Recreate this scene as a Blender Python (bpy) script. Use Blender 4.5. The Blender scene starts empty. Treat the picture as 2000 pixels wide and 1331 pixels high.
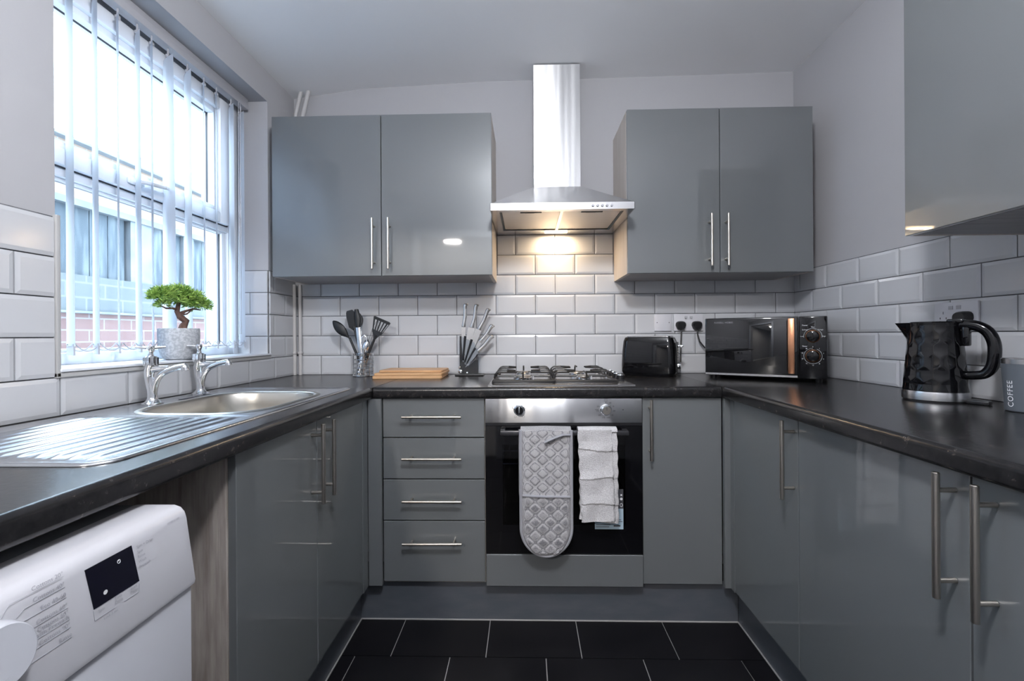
import bpy, bmesh, math, random
from mathutils import Vector, Matrix
random.seed(7)
PI = math.pi
SC = bpy.context.scene
COL = SC.collection

# ------------------------------------------------------------------ camera
cam_d = bpy.data.cameras.new('camera')
cam = bpy.data.objects.new('camera', cam_d)
COL.objects.link(cam)
YAW, ROLL = 0.02591, -0.00648
_r = Vector((math.cos(YAW), math.sin(YAW), 0)); _f = Vector((-math.sin(YAW), math.cos(YAW), 0)); _u = Vector((0, 0, 1))
_r2 = _r*math.cos(ROLL) + _u*math.sin(ROLL); _u2 = -_r*math.sin(ROLL) + _u*math.cos(ROLL)
cam.matrix_world = Matrix(((_r2.x, _u2.x, -_f.x, 1.1916), (_r2.y, _u2.y, -_f.y, -2.3423), (_r2.z, _u2.z, -_f.z, 1.1097), (0, 0, 0, 1)))
cam_d.sensor_width = 36; cam_d.lens = 895.6/2000*36
cam_d.shift_x = -3.6/2000; cam_d.shift_y = -11.27/2000
cam_d.clip_start = 0.02
SC.camera = cam

# ------------------------------------------------------------------ world, lights, exposure
w = bpy.data.worlds.new('sky'); SC.world = w; w.use_nodes = True
bg = w.node_tree.nodes['Background']
bg.inputs['Color'].default_value = (0.64, 0.82, 1.0, 1)
bg.inputs['Strength'].default_value = 10.5
SC.view_settings.view_transform = 'Standard'
SC.view_settings.look = 'None'
SC.view_settings.gamma = 1
SC.view_settings.exposure = 0.72
SC.view_settings.use_curve_mapping = False

def area_light(name, loc, aim, sx, sy, power, color, portal=False, spread=None):
    l = bpy.data.lights.new(name, 'AREA'); l.shape = 'RECTANGLE'; l.size = sx; l.size_y = sy
    l.energy = power; l.color = color
    if spread: l.spread = spread
    o = bpy.data.objects.new(name, l); COL.objects.link(o); o.location = loc
    o.rotation_euler = Vector(aim).to_track_quat('-Z', 'Y').to_euler()
    if portal: l.cycles.is_portal = True
    return o
area_light('daylight_portal', (-0.24, -0.76, 1.62), (1, 0, 0), 1.3, 1.15, 1, (1, 1, 1), portal=True)
pl = bpy.data.lights.new('kitchen_ceiling_light', 'POINT'); pl.energy = 48; pl.color = (0.95, 0.965, 1.0); pl.shadow_soft_size = 0.09
po = bpy.data.objects.new('kitchen_ceiling_light', pl); COL.objects.link(po); po.location = (1.25, -2.05, 2.14)
area_light('next_room_light', (0.23, -4.36, 2.37), (0.1, 0.35, -1), 0.20, 0.12, 40, (1.0, 0.93, 0.86))

# ------------------------------------------------------------------ materials
def mat(name, col, rough=0.5, metal=0.0, coat=0.0, spec=0.5, noise=None, bump=None, emit=None, **kw):
    m = bpy.data.materials.new(name); m.use_nodes = True
    nt = m.node_tree; b = nt.nodes['Principled BSDF']
    b.inputs['Base Color'].default_value = (*col, 1); b.inputs['Roughness'].default_value = rough
    b.inputs['Metallic'].default_value = metal; b.inputs['Coat Weight'].default_value = coat
    b.inputs['Coat Roughness'].default_value = 0.03
    b.inputs['Specular IOR Level'].default_value = spec
    for k, v in kw.items(): b.inputs[k.replace('_', ' ')].default_value = v
    if emit:
        b.inputs['Emission Color'].default_value = (*emit[0], 1); b.inputs['Emission Strength'].default_value = emit[1]
    tc = nt.nodes.new('ShaderNodeTexCoord')
    def ntex(scale, stretch=(1, 1, 1), detail=3, dist=0):
        mp = nt.nodes.new('ShaderNodeMapping'); mp.inputs['Scale'].default_value = stretch
        nt.links.new(tc.outputs['Object'], mp.inputs['Vector'])
        n = nt.nodes.new('ShaderNodeTexNoise'); n.inputs['Scale'].default_value = scale
        n.inputs['Detail'].default_value = detail; n.inputs['Distortion'].default_value = dist
        nt.links.new(mp.outputs['Vector'], n.inputs['Vector']); return n
    if noise:   # (scale, stretch, col2, lo, hi)
        n = ntex(noise[0], noise[1], 4)
        r = nt.nodes.new('ShaderNodeValToRGB')
        r.color_ramp.elements[0].position = noise[3]; r.color_ramp.elements[1].position = noise[4]
        r.color_ramp.elements[0].color = (*col, 1); r.color_ramp.elements[1].color = (*noise[2], 1)
        nt.links.new(n.outputs['Fac'], r.inputs['Fac']); nt.links.new(r.outputs['Color'], b.inputs['Base Color'])
    if bump:    # (scale, stretch, strength, distance)
        n = ntex(bump[0], bump[1], 2)
        bp = nt.nodes.new('ShaderNodeBump'); bp.inputs['Strength'].default_value = bump[2]; bp.inputs['Distance'].default_value = bump[3]
        nt.links.new(n.outputs['Fac'], bp.inputs['Height']); nt.links.new(bp.outputs['Normal'], b.inputs['Normal'])
    return m

def nodes_of(m): return m.node_tree, m.node_tree.nodes['Principled BSDF']

M = {}
M['wall'] = mat('wall_paint', (0.415, 0.415, 0.435), 0.75, bump=(35, (1, 1, 1), 0.15, 0.003))
M['ceiling'] = mat('ceiling_paint', (0.83, 0.84, 0.86), 0.8, bump=(14, (1, 1, 1), 0.2, 0.004))
M['tile'] = mat('tile_glaze', (0.535, 0.545, 0.57), 0.15, coat=0.0, bump=(6, (1, 1, 1), 0.10, 0.004))
M['grout'] = mat('tile_grout', (0.10, 0.105, 0.115), 0.9, noise=(20, (1, 1, 1), (0.20, 0.20, 0.21), 0.4, 0.7))
M['trim'] = mat('tile_trim', (0.42, 0.42, 0.42), 0.4)
M['gloss'] = mat('grey_gloss_laminate', (0.139, 0.149, 0.155), 0.34, 0.12, coat=1.0)
M['gloss_edge'] = mat('grey_edge_band', (0.11, 0.13, 0.145), 0.25)
M['matt_grey'] = mat('grey_plinth_laminate', (0.075, 0.085, 0.10), 0.30, noise=(9, (1, 1, 3), (0.095, 0.10, 0.115), 0.4, 0.7))
M['carcass'] = mat('pale_carcass_board', (0.50, 0.44, 0.39), 0.5, noise=(6, (14, 14, 0.6), (0.60, 0.55, 0.50), 0.35, 0.7))
M['underside'] = mat('grey_wood_print_board', (0.30, 0.29, 0.30), 0.4, noise=(5, (1, 22, 22), (0.20, 0.19, 0.20), 0.35, 0.7))
M['oak'] = mat('grey_oak_panel', (0.40, 0.36, 0.33), 0.6, noise=(4, (14, 34, 1.6), (0.24, 0.205, 0.185), 0.40, 0.68), bump=(5, (40, 40, 1.5), 0.3, 0.002))
M['steel'] = mat('brushed_steel', (0.62, 0.62, 0.63), 0.24, 1.0, bump=(6, (2, 2, 160), 0.05, 0.0006))
M['steel_rough'] = mat('satin_steel', (0.50, 0.465, 0.42), 0.30, 1.0)
M['sink_steel'] = mat('sink_steel', (0.46, 0.47, 0.49), 0.22, 1.0, noise=(5, (1, 1, 1), (0.54, 0.55, 0.57), 0.3, 0.7))
M['bowl_steel'] = mat('sink_bowl_steel', (0.56, 0.54, 0.50), 0.33, 1.0)
M['chrome'] = mat('chrome', (0.80, 0.81, 0.83), 0.05, 1.0)
M['black_gloss'] = mat('black_gloss_plastic', (0.003, 0.003, 0.004), 0.05)
M['black'] = mat('black_plastic', (0.010, 0.010, 0.012), 0.35)
M['black_iron'] = mat('black_enamel_iron', (0.010, 0.009, 0.009), 0.38)
M['nylon'] = mat('black_nylon', (0.009, 0.011, 0.014), 0.5)
M['copper'] = mat('copper_metal', (0.62, 0.30, 0.17), 0.28, 1.0, bump=(6, (60, 60, 2), 0.05, 0.0005))
M['white_plastic'] = mat('white_plastic', (0.43, 0.43, 0.46), 0.28)
M['white_enamel'] = mat('white_enamel', (0.44, 0.45, 0.49), 0.22)
M['upvc'] = mat('white_upvc', (0.72, 0.75, 0.80), 0.25)
M['gasket'] = mat('black_gasket', (0.01, 0.012, 0.02), 0.5)
M['socket'] = mat('socket_plastic', (0.62, 0.62, 0.66), 0.35)
M['pipe'] = mat('painted_pipe', (0.50, 0.49, 0.49), 0.4)
M['bamboo'] = mat('bamboo', (0.62, 0.38, 0.20), 0.45, noise=(4, (2, 40, 60), (0.48, 0.27, 0.13), 0.42, 0.62))
M['concrete'] = mat('grey_concrete', (0.36, 0.38, 0.41), 0.85, noise=(130, (1, 1, 1), (0.50, 0.52, 0.55), 0.42, 0.6), bump=(150, (1, 1, 1), 0.25, 0.001))
M['bark'] = mat('bark', (0.085, 0.045, 0.038), 0.85, noise=(60, (1, 1, 0.4), (0.16, 0.09, 0.07), 0.4, 0.65), bump=(80, (1, 1, 0.3), 0.5, 0.002))
M['soil'] = mat('soil', (0.05, 0.04, 0.035), 0.95, noise=(120, (1, 1, 1), (0.16, 0.14, 0.12), 0.4, 0.7))
M['grey_mug'] = mat('grey_powder_coat', (0.085, 0.098, 0.115), 0.45)
M['print_white'] = mat('white_print', (0.75, 0.76, 0.78), 0.5)
M['print_grey'] = mat('grey_print', (0.28, 0.28, 0.31), 0.5)
M['print_dark'] = mat('dark_print', (0.06, 0.06, 0.07), 0.5)
M['label_blue'] = mat('pale_blue_label', (0.36, 0.47, 0.55), 0.4)
M['display'] = mat('dark_display', (0.004, 0.004, 0.010), 0.08)
M['piping'] = mat('grey_cotton_binding', (0.30, 0.30, 0.33), 0.9)
M['cloth'] = mat('white_terry', (0.56, 0.55, 0.565), 0.95, noise=(260, (1, 1, 1), (0.45, 0.44, 0.455), 0.45, 0.6), bump=(240, (1, 1, 1.6), 0.9, 0.003))
M['timber'] = mat('weathered_dark_timber', (0.014, 0.024, 0.034), 0.8, noise=(3, (1, 7, 0.9), (0.075, 0.09, 0.10), 0.45, 0.75))
M['stone'] = mat('grey_stone', (0.075, 0.088, 0.10), 0.9, noise=(8, (1, 1, 1), (0.11, 0.12, 0.13), 0.4, 0.7))
M['enamel_dark'] = mat('oven_enamel', (0.015, 0.016, 0.022), 0.3)
M['yard'] = mat('yard_paving', (0.34, 0.34, 0.34), 0.9, noise=(5, (1, 1, 1), (0.26, 0.26, 0.26), 0.4, 0.7))
M['rear_door'] = mat('dark_door_paint', (0.10, 0.11, 0.12), 0.4)

def make_worktop():
    m = mat('black_speckled_laminate', (0.010, 0.010, 0.011), 0.24)
    nt, b = nodes_of(m); tc = nt.nodes['Texture Coordinate']
    n = nt.nodes.new('ShaderNodeTexNoise'); n.inputs['Scale'].default_value = 38; n.inputs['Detail'].default_value = 8; n.inputs['Roughness'].default_value = 0.75
    nt.links.new(tc.outputs['Object'], n.inputs['Vector'])
    r = nt.nodes.new('ShaderNodeValToRGB'); e = r.color_ramp.elements
    e[0].position = 0.40; e[0].color = (0.006, 0.006, 0.007, 1); e[1].position = 0.72; e[1].color = (0.13, 0.105, 0.09, 1)
    x = e.new(0.60); x.color = (0.017, 0.016, 0.017, 1)
    nt.links.new(n.outputs['Fac'], r.inputs['Fac']); nt.links.new(r.outputs['Color'], b.inputs['Base Color'])
    n2 = nt.nodes.new('ShaderNodeTexNoise'); n2.inputs['Scale'].default_value = 90
    nt.links.new(tc.outputs['Object'], n2.inputs['Vector'])
    bp = nt.nodes.new('ShaderNodeBump'); bp.inputs['Strength'].default_value = 0.25; bp.inputs['Distance'].default_value = 0.001
    nt.links.new(n2.outputs['Fac'], bp.inputs['Height']); nt.links.new(bp.outputs['Normal'], b.inputs['Normal'])
    return m
M['worktop'] = make_worktop()
M['floor_tile'] = mat('black_floor_tile', (0.0045, 0.0045, 0.006), 0.42, spec=0.18, noise=(4, (1, 1, 1), (0.008, 0.0075, 0.009), 0.4, 0.75))
M['floor_grout'] = mat('pale_floor_grout', (0.34, 0.33, 0.33), 0.9)

def thin_glass(name, tint, refl=1.0):
    m = bpy.data.materials.new(name); m.use_nodes = True; nt = m.node_tree; nt.nodes.clear()
    o = nt.nodes.new('ShaderNodeOutputMaterial'); mx = nt.nodes.new('ShaderNodeMixShader')
    t = nt.nodes.new('ShaderNodeBsdfTransparent'); t.inputs[0].default_value = (*tint, 1)
    g = nt.nodes.new('ShaderNodeBsdfGlossy'); g.inputs['Roughness'].default_value = 0.02; g.inputs['Color'].default_value = (refl, refl, refl, 1)
    f = nt.nodes.new('ShaderNodeFresnel'); f.inputs['IOR'].default_value = 1.5
    ge = nt.nodes.new('ShaderNodeNewGeometry'); mu = nt.nodes.new('ShaderNodeMath'); mu.operation = 'SUBTRACT'; mu.use_clamp = True
    nt.links.new(f.outputs[0], mu.inputs[0]); nt.links.new(ge.outputs['Backfacing'], mu.inputs[1])
    nt.links.new(mu.outputs[0], mx.inputs[0]); nt.links.new(t.outputs[0], mx.inputs[1]); nt.links.new(g.outputs[0], mx.inputs[2])
    nt.links.new(mx.outputs[0], o.inputs[0]); return m
M['glass'] = thin_glass('window_glass', (0.97, 0.98, 0.98))
M['oven_glass'] = thin_glass('smoked_oven_glass', (0.30, 0.30, 0.34))
M['acrylic'] = thin_glass('clear_acrylic', (0.90, 0.92, 0.94))

def make_slat():
    m = bpy.data.materials.new('translucent_blind_fabric'); m.use_nodes = True; nt = m.node_tree; nt.nodes.clear()
    o = nt.nodes.new('ShaderNodeOutputMaterial'); mx = nt.nodes.new('ShaderNodeMixShader')
    d = nt.nodes.new('ShaderNodeBsdfDiffuse'); d.inputs[0].default_value = (0.80, 0.82, 0.86, 1)
    t = nt.nodes.new('ShaderNodeBsdfTranslucent'); t.inputs[0].default_value = (0.62, 0.68, 0.78, 1)
    mx.inputs[0].default_value = 0.45
    nt.links.new(d.outputs[0], mx.inputs[1]); nt.links.new(t.outputs[0], mx.inputs[2]); nt.links.new(mx.outputs[0], o.inputs[0]); return m
M['slat'] = make_slat()

def make_leaf():
    m = mat('green_needle_leaf', (0.10, 0.28, 0.04), 0.55)
    nt, b = nodes_of(m); tc = nt.nodes['Texture Coordinate']
    n = nt.nodes.new('ShaderNodeTexNoise'); n.inputs['Scale'].default_value = 70; nt.links.new(tc.outputs['Object'], n.inputs['Vector'])
    r = nt.nodes.new('ShaderNodeValToRGB'); e = r.color_ramp.elements
    e[0].position = 0.32; e[0].color = (0.08, 0.22, 0.03, 1); e[1].position = 0.62; e[1].color = (0.46, 0.66, 0.16, 1)
    nt.links.new(n.outputs['Fac'], r.inputs['Fac']); nt.links.new(r.outputs['Color'], b.inputs['Base Color'])
    b.inputs['Subsurface Weight'].default_value = 0.0
    return m
M['leaf'] = make_leaf()

def make_quilt():
    m = mat('grey_and_white_woven_cotton', (0.5, 0.5, 0.5), 0.95)
    nt, b = nodes_of(m); tc = nt.nodes['Texture Coordinate']
    mp = nt.nodes.new('ShaderNodeMapping'); mp.inputs['Rotation'].default_value = (0, PI/4, 0)
    nt.links.new(tc.outputs['Object'], mp.inputs['Vector'])
    c = nt.nodes.new('ShaderNodeTexVoronoi'); c.inputs['Scale'].default_value = 300; c.inputs['Randomness'].default_value = 0.15
    nt.links.new(mp.outputs['Vector'], c.inputs['Vector'])
    r = nt.nodes.new('ShaderNodeValToRGB'); e = r.color_ramp.elements
    e[0].position = 0.38; e[0].color = (0.50, 0.49, 0.50, 1); e[1].position = 0.60; e[1].color = (0.12, 0.12, 0.135, 1)
    nt.links.new(c.outputs['Distance'], r.inputs['Fac']); nt.links.new(r.outputs['Color'], b.inputs['Base Color'])
    return m
M['quilt'] = make_quilt()

def make_brick(name, c1, c2, mortar, scale):
    m = mat(name, c1, 0.9); nt, b = nodes_of(m); tc = nt.nodes['Texture Coordinate']
    sx = nt.nodes.new('ShaderNodeSeparateXYZ'); cx = nt.nodes.new('ShaderNodeCombineXYZ')
    nt.links.new(tc.outputs['Object'], sx.inputs[0]); nt.links.new(sx.outputs['Y'], cx.inputs['X']); nt.links.new(sx.outputs['Z'], cx.inputs['Y'])
    t = nt.nodes.new('ShaderNodeTexBrick'); t.inputs['Scale'].default_value = scale
    t.inputs['Color1'].default_value = (*c1, 1); t.inputs['Color2'].default_value = (*c2, 1); t.inputs['Mortar'].default_value = (*mortar, 1)
    t.inputs['Mortar Size'].default_value = 0.02; t.inputs['Brick Width'].default_value = 0.9; t.inputs['Row Height'].default_value = 0.32
    nt.links.new(cx.outputs[0], t.inputs['Vector']); nt.links.new(t.outputs['Color'], b.inputs['Base Color']); return m
M['brick_red'] = make_brick('red_brick', (0.082, 0.043, 0.040), (0.098, 0.054, 0.049), (0.125, 0.115, 0.12), 4.0)
M['brick_buff'] = make_brick('buff_brick', (0.15, 0.092, 0.055), (0.18, 0.12, 0.08), (0.18, 0.165, 0.155), 4.6)
M['brick_stone'] = make_brick('grey_stone_blocks', (0.050, 0.058, 0.064), (0.058, 0.066, 0.070), (0.085, 0.092, 0.098), 3.2)

# ------------------------------------------------------------------ mesh helpers
class MB:
    def __init__(s): s.v = []; s.f = []; s.m = []
    def add(s, vs, fs, mi=0):
        o = len(s.v); s.v += [tuple(v) for v in vs]; s.f += [tuple(i+o for i in f) for f in fs]; s.m += [mi]*len(fs); return s
    def box(s, x0, x1, y0, y1, z0, z1, b=0, mi=0, seg=2):
        if x0 > x1: x0, x1 = x1, x0
        if y0 > y1: y0, y1 = y1, y0
        if z0 > z1: z0, z1 = z1, z0
        vs = [(x, y, z) for x in (x0, x1) for y in (y0, y1) for z in (z0, z1)]
        fs = [(0, 1, 3, 2), (4, 6, 7, 5), (0, 4, 5, 1), (2, 3, 7, 6), (0, 2, 6, 4), (1, 5, 7, 3)]
        if b:
            bm = bmesh.new(); bv = [bm.verts.new(v) for v in vs]
            for f in fs: bm.faces.new([bv[i] for i in f])
            bmesh.ops.bevel(bm, geom=bm.edges[:], offset=b, segments=seg, profile=0.5, affect='EDGES')
            bm.verts.index_update()
            vs = [v.co[:] for v in bm.verts]; fs = [[v.index for v in f.verts] for f in bm.faces]; bm.free()
        return s.add(vs, fs, mi)
    def loft(s, rings, caps=(True, True), closed=False, mi=0):
        n = len(rings[0]); vs = [p for r in rings for p in r]; fs = []
        k = len(rings)
        for i in range(k if closed else k-1):
            a, b = i*n, ((i+1) % k)*n
            for j in range(n):
                q = (j+1) % n; fs.append((a+j, a+q, b+q, b+j))
        if not closed:
            if caps[0]: fs.append(tuple(reversed(range(n))))
            if caps[1]: fs.append(tuple(range((k-1)*n, k*n)))
        return s.add(vs, fs, mi)
    def tube(s, pts, r, n=10, closed=False, mi=0, flat=1.0, curve=0):
        pts = [Vector(p) for p in pts]; k = len(pts)
        if not isinstance(r, (list, tuple)): r = [r]*k
        if curve:      # round the path off
            P_, R_l = [], []
            for i in range(k-1):
                a, b, c, d = pts[max(i-1, 0)], pts[i], pts[i+1], pts[min(i+2, k-1)]
                for j in range(curve):
                    t = j/curve
                    P_.append(0.5*((2*b)+(c-a)*t+(2*a-5*b+4*c-d)*t*t+(3*b-a-3*c+d)*t**3)); R_l.append(r[i]+(r[i+1]-r[i])*t)
            pts, r = P_+[pts[-1]], R_l+[r[-1]]; k = len(pts)
        rings = []; up = None
        for i, p in enumerate(pts):
            if closed: t = pts[(i+1) % k] - pts[i-1]
            else: t = pts[min(i+1, k-1)] - pts[max(i-1, 0)]
            t.normalize()
            if up is None:
                up = Vector((0, 0, 1)) if abs(t.z) < 0.9 else Vector((1, 0, 0))
            up = (up - t*up.dot(t))
            if up.length < 1e-6: up = t.orthogonal()
            up.normalize(); sd = t.cross(up)
            rings.append([tuple(p + (sd*math.cos(a) + up*math.sin(a)*flat)*r[i]) for a in [2*PI*j/n for j in range(n)]])
        return s.loft(rings, closed=closed, mi=mi)
    def cyl(s, p0, p1, r0, r1=None, n=20, mi=0):
        return s.tube([p0, p1], [r0, r0 if r1 is None else r1], n, mi=mi)
    def lathe(s, prof, c=(0, 0, 0), n=32, axis='Z', mi=0, caps=(True, True)):
        rings = []
        for r, z in prof:
            ring = []
            for j in range(n):
                a = 2*PI*j/n; u, v = r*math.cos(a), r*math.sin(a)
                if axis == 'Z': q = (u, v, z)
                elif axis == 'Y': q = (u, -z, v)      # z grows toward -Y
                elif axis == 'X': q = (z, u, v)
                ring.append((q[0]+c[0], q[1]+c[1], q[2]+c[2]))
            rings.append(ring)
        return s.loft(rings, caps=caps, mi=mi)
    def prism(s, poly, axis, a, b, mi=0):
        def P(u, v, t): return (t, u, v) if axis == 'X' else ((u, t, v) if axis == 'Y' else (u, v, t))
        return s.loft([[P(u, v, a) for u, v in poly], [P(u, v, b) for u, v in poly]], mi=mi)
    def ball(s, c, r, n=16, mi=0):
        rx, ry, rz = r if isinstance(r, (tuple, list)) else (r, r, r)
        rings = []
        for i in range(1, n//2):
            t = PI*i/(n//2)
            rings.append([(c[0]+rx*math.sin(t)*math.cos(2*PI*j/n), c[1]+ry*math.sin(t)*math.sin(2*PI*j/n), c[2]-rz*math.cos(t)) for j in range(n)])
        return s.loft(rings, mi=mi)
    def xform(s, mtx, start=0):
        for i in range(start, len(s.v)): s.v[i] = tuple(mtx @ Vector(s.v[i]))
        return s
    def text(s, txt, size, org, xd, yd, align='LEFT', mi=0, font_scale=1.0):
        cu = bpy.data.curves.new('lettering', 'FONT'); cu.body = txt; cu.size = size; cu.align_x = align; cu.resolution_u = 3
        cu.space_character = font_scale
        t = bpy.data.objects.new('lettering', cu); COL.objects.link(t)
        dg = bpy.context.evaluated_depsgraph_get(); me = bpy.data.meshes.new_from_object(t.evaluated_get(dg))
        xd = Vector(xd).normalized(); yd = Vector(yd).normalized(); o = Vector(org)
        s.add([o + xd*v.co.x + yd*v.co.y for v in me.vertices], [tuple(p.vertices) for p in me.polygons], mi)
        bpy.data.objects.remove(t); bpy.data.curves.remove(cu); bpy.data.meshes.remove(me)
        return s

def world_of(o):
    m = Matrix.Identity(4)
    while o:
        m = Matrix.LocRotScale(o.location, o.rotation_euler, None) @ m; o = o.parent
    return m
def tag(o, label=None, cat=None, group=None, kind=None):
    if label: o['label'] = label
    if cat: o['category'] = cat
    if group: o['group'] = group
    if kind: o['kind'] = kind
    return o
def obj(name, mb, m, parent=None, world=True, smooth=32, label=None):
    """link one mesh object; vertices given in room coordinates (world=True) or in the parent's own"""
    me = bpy.data.meshes.new(name)
    vs = mb.v
    if parent is not None and world:
        inv = world_of(parent).inverted(); vs = [inv @ Vector(v) for v in vs]
    me.from_pydata([tuple(v) for v in vs], [], mb.f)
    mats = m if isinstance(m, (list, tuple)) else [m]
    for x in mats: me.materials.append(M[x] if isinstance(x, str) else x)
    me.polygons.foreach_set('material_index', mb.m)
    bm = bmesh.new(); bm.from_mesh(me); bmesh.ops.recalc_face_normals(bm, faces=bm.faces[:]); bm.to_mesh(me); bm.free()
    if smooth:
        me.shade_smooth(); me.set_sharp_from_angle(angle=math.radians(smooth))
    me.update()
    o = bpy.data.objects.new(name, me); COL.objects.link(o)
    if parent is not None: o.parent = parent
    if label: o['label'] = label
    return o
def thing(name, label, cat, loc=(0, 0, 0), rotz=0, group=None):
    o = bpy.data.objects.new(name, None); COL.objects.link(o); o.location = loc; o.rotation_euler = (0, 0, rotz)
    o.empty_display_size = 0.05
    return tag(o, label, cat, group)
def struct(name, mb, m, parent=None, smooth=32):
    o = obj(name, mb, m, parent, smooth=smooth)
    if parent is None: o['kind'] = 'structure'
    return o

# ------------------------------------------------------------------ room constants
XR = 2.545; WT = 0.91; YREAR = -2.95
FY = -0.586          # front face of the doors on the back run
FXL = 0.585          # ... of the left run
FXR = 1.955          # ... of the right run
WIN0, WIN1, WZ0, WZ1 = -1.21, -0.245, 1.022, 2.20

# ------------------------------------------------------------------ shell
def ceil_z(x):
    pts = [(-0.3, 2.33), (0.0, 2.338), (0.35, 2.383), (1.0, 2.408), (1.6, 2.412), (2.545, 2.425), (3.2, 2.43)]
    for (a, za), (b, zb) in zip(pts, pts[1:]):
        if a <= x <= b: return za + (zb-za)*(x-a)/(b-a)
    return 2.42
b = MB(); xs = [-0.25, 0.0, 0.1, 0.2, 0.35, 0.6, 1.0, 1.6, 2.0, 2.545, 2.7]
top = [(x, 2.56) for x in xs]; bot = [(x, ceil_z(x)) for x in xs]
b.prism(bot + top[::-1], 'Y', 0.25, YREAR-0.12)
struct('ceiling', b, 'ceiling')
b = MB().box(-0.25, XR+0.2, 0.0, 0.25, -0.1, 2.56); wall_back = struct('wall_back', b, 'wall')
b = MB()
b.box(-0.30, 0, 0.0, YREAR, -0.1, WZ0); b.box(-0.30, 0, 0.0, YREAR, WZ1, 2.56)
b.box(-0.30, 0, WIN1, 0.0, WZ0, WZ1)
b.box(-0.135, 0, WIN0, WIN0-0.15, WZ0, WZ1); b.box(-0.30, 0, WIN0-0.15, YREAR, WZ0, WZ1)
wall_left = struct('wall_left', b, 'wall')
b = MB().box(XR, XR+0.2, 0.0, YREAR, -0.1, 2.56); wall_right = struct('wall_right', b, 'wall')
# rear wall with the doorway the photographer has behind him, and the room beyond
DX0, DX1, DZ = 0.10, 0.92, 2.10
b = MB().box(-0.25, DX0, YREAR, YREAR-0.12, -0.1, 2.56).box(DX1, XR+0.2, YREAR, YREAR-0.12, -0.1, 2.56).box(DX0, DX1, YREAR, YREAR-0.12, DZ, 2.56)
struct('wall_rear', b, 'wall')
b = MB().box(DX0-0.07, DX0, YREAR, YREAR+0.02, 0, DZ+0.07, 0.004).box(DX1, DX1+0.07, YREAR, YREAR+0.02, 0, DZ+0.07, 0.004).box(DX0, DX1, YREAR, YREAR+0.02, DZ, DZ+0.07, 0.004)
struct('trim_1', b, 'upvc')
b = MB().box(-0.6, 3.2, -5.7, -5.8, -0.1, 2.56).box(-0.6, -0.7, YREAR-0.12, -5.8, -0.1, 2.56).box(3.1, 3.2, YREAR-0.12, -5.8, -0.1, 2.56)
struct('wall_next_room', b, mat('next_room_paint', (0.34, 0.34, 0.35), 0.8))
struct('ceiling_next_room', MB().box(-0.7, 3.2, YREAR-0.12, -5.8, 2.42, 2.56), 'ceiling')

# floor: grout bed plus tiles laid in staggered rows
fl = struct('floor', MB().box(-0.6, 3.2, 0.1, -5.8, -0.1, -0.004), 'floor_grout')
b = MB(); row = 0; y = -0.767 + 0.330*2
while y > -3.0:
    y0, y1 = y, y-0.330
    # rows alternate; the row between -0.437 and -0.767 has joints at x = .386 + .3305 k
    off = 0.386 if row % 2 == 1 else 0.593-0.3305
    x = off - 0.3305*2
    while x < 2.75:
        xa, xb = max(x, -0.05), min(x+0.3305, 2.6)
        if xb-xa > 0.01 and y1 < -0.05: b.box(xa+0.0018, xb-0.0018, min(y0, 0)-0.0018, y1+0.0018, -0.012, 0.0)
        x += 0.3305
    y -= 0.330; row += 1
obj('floor_tiles', b, 'floor_tile', fl, smooth=0)

lt = thing('ceiling_light', 'small white pendant fitting on the kitchen ceiling above the camera', 'ceiling light', (1.25, -2.05, 2.40))
obj('ceiling_rose', MB().lathe([(0.05, 2.385), (0.05, 2.402), (0.03, 2.408)], (1.25, -2.05, 0), 28), 'white_plastic', lt)
obj('lamp_holder', MB().lathe([(0.02, 2.22), (0.022, 2.25), (0.022, 2.28), (0.004, 2.29), (0.004, 2.3848)], (1.25, -2.05, 0), 18), 'white_plastic', lt)
# metro tiles -------------------------------------------------------
ROWS = [WT] + [1.0087+0.1015*k for k in range(8)]
def tile_rows(mb, P, u0, u1, rows, phase, pitch=0.2010):
    """P(u, z, n) -> point; full tiles with a bevelled rim, cut at u0 / u1; row index sets the stagger"""
    g = 0.0017
    for k in rows:
        z0, z1 = ROWS[k], ROWS[k+1]
        off = phase + (0 if (k % 2) else pitch/2)
        i0 = math.floor((u0-off)/pitch)
        u = off + i0*pitch
        while u < u1-0.004:
            a, c = max(u, u0), min(u+pitch, u1)
            if c-a > 0.012:
                i = 0.010
                ii = min(i, (c-a)*0.3)
                la = ii if a == u else 0.001; lc = ii if c == u+pitch else 0.001
                o = [(a+g, z0+g), (c-g, z0+g), (c-g, z1-g), (a+g, z1-g)]
                q = [(a+g+la, z0+g+i), (c-g-lc, z0+g+i), (c-g-lc, z1-g-i), (a+g+la, z1-g-i)]
                vs = [P(x, z, 0.0) for x, z in o] + [P(x, z, 0.0035) for x, z in o] + [P(x, z, 0.0058) for x, z in q]
                fs = [(8, 9, 10, 11)]
                for s in range(4):
                    t = (s+1) % 4; fs += [(s, t, t+4, s+4), (s+4, t+4, t+8, s+8)]
                mb.add(vs, fs)
            u += pitch
Pb = lambda u, z, n: (u, -0.001-n, z)
b = MB(); tile_rows(b, Pb, 0.002, XR-0.002, [0, 1, 2, 3, 4], 0.2372)
# rows above only between the two wall cabinets
tile_rows(b, Pb, 1.049, 1.637, [5, 6], 0.2372)
obj('tiled_splashback', b, 'tile', wall_back, smooth=0, label='white bevelled wall tiles')
g = MB().box(0.0, XR, -0.0012, 0.0, WT-0.03, ROWS[5]+0.002).box(1.049, 1.637, -0.0012, 0.0, ROWS[5], ROWS[7])
obj('grout', g, 'grout', wall_back, smooth=0)
Pr = lambda u, z, n: (XR-0.001-n, u, z)
b = MB(); tile_rows(b, Pr, YREAR+0.01, -0.008, [0, 1, 2, 3, 4], -0.25-0.2*9, pitch=0.2)
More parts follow.
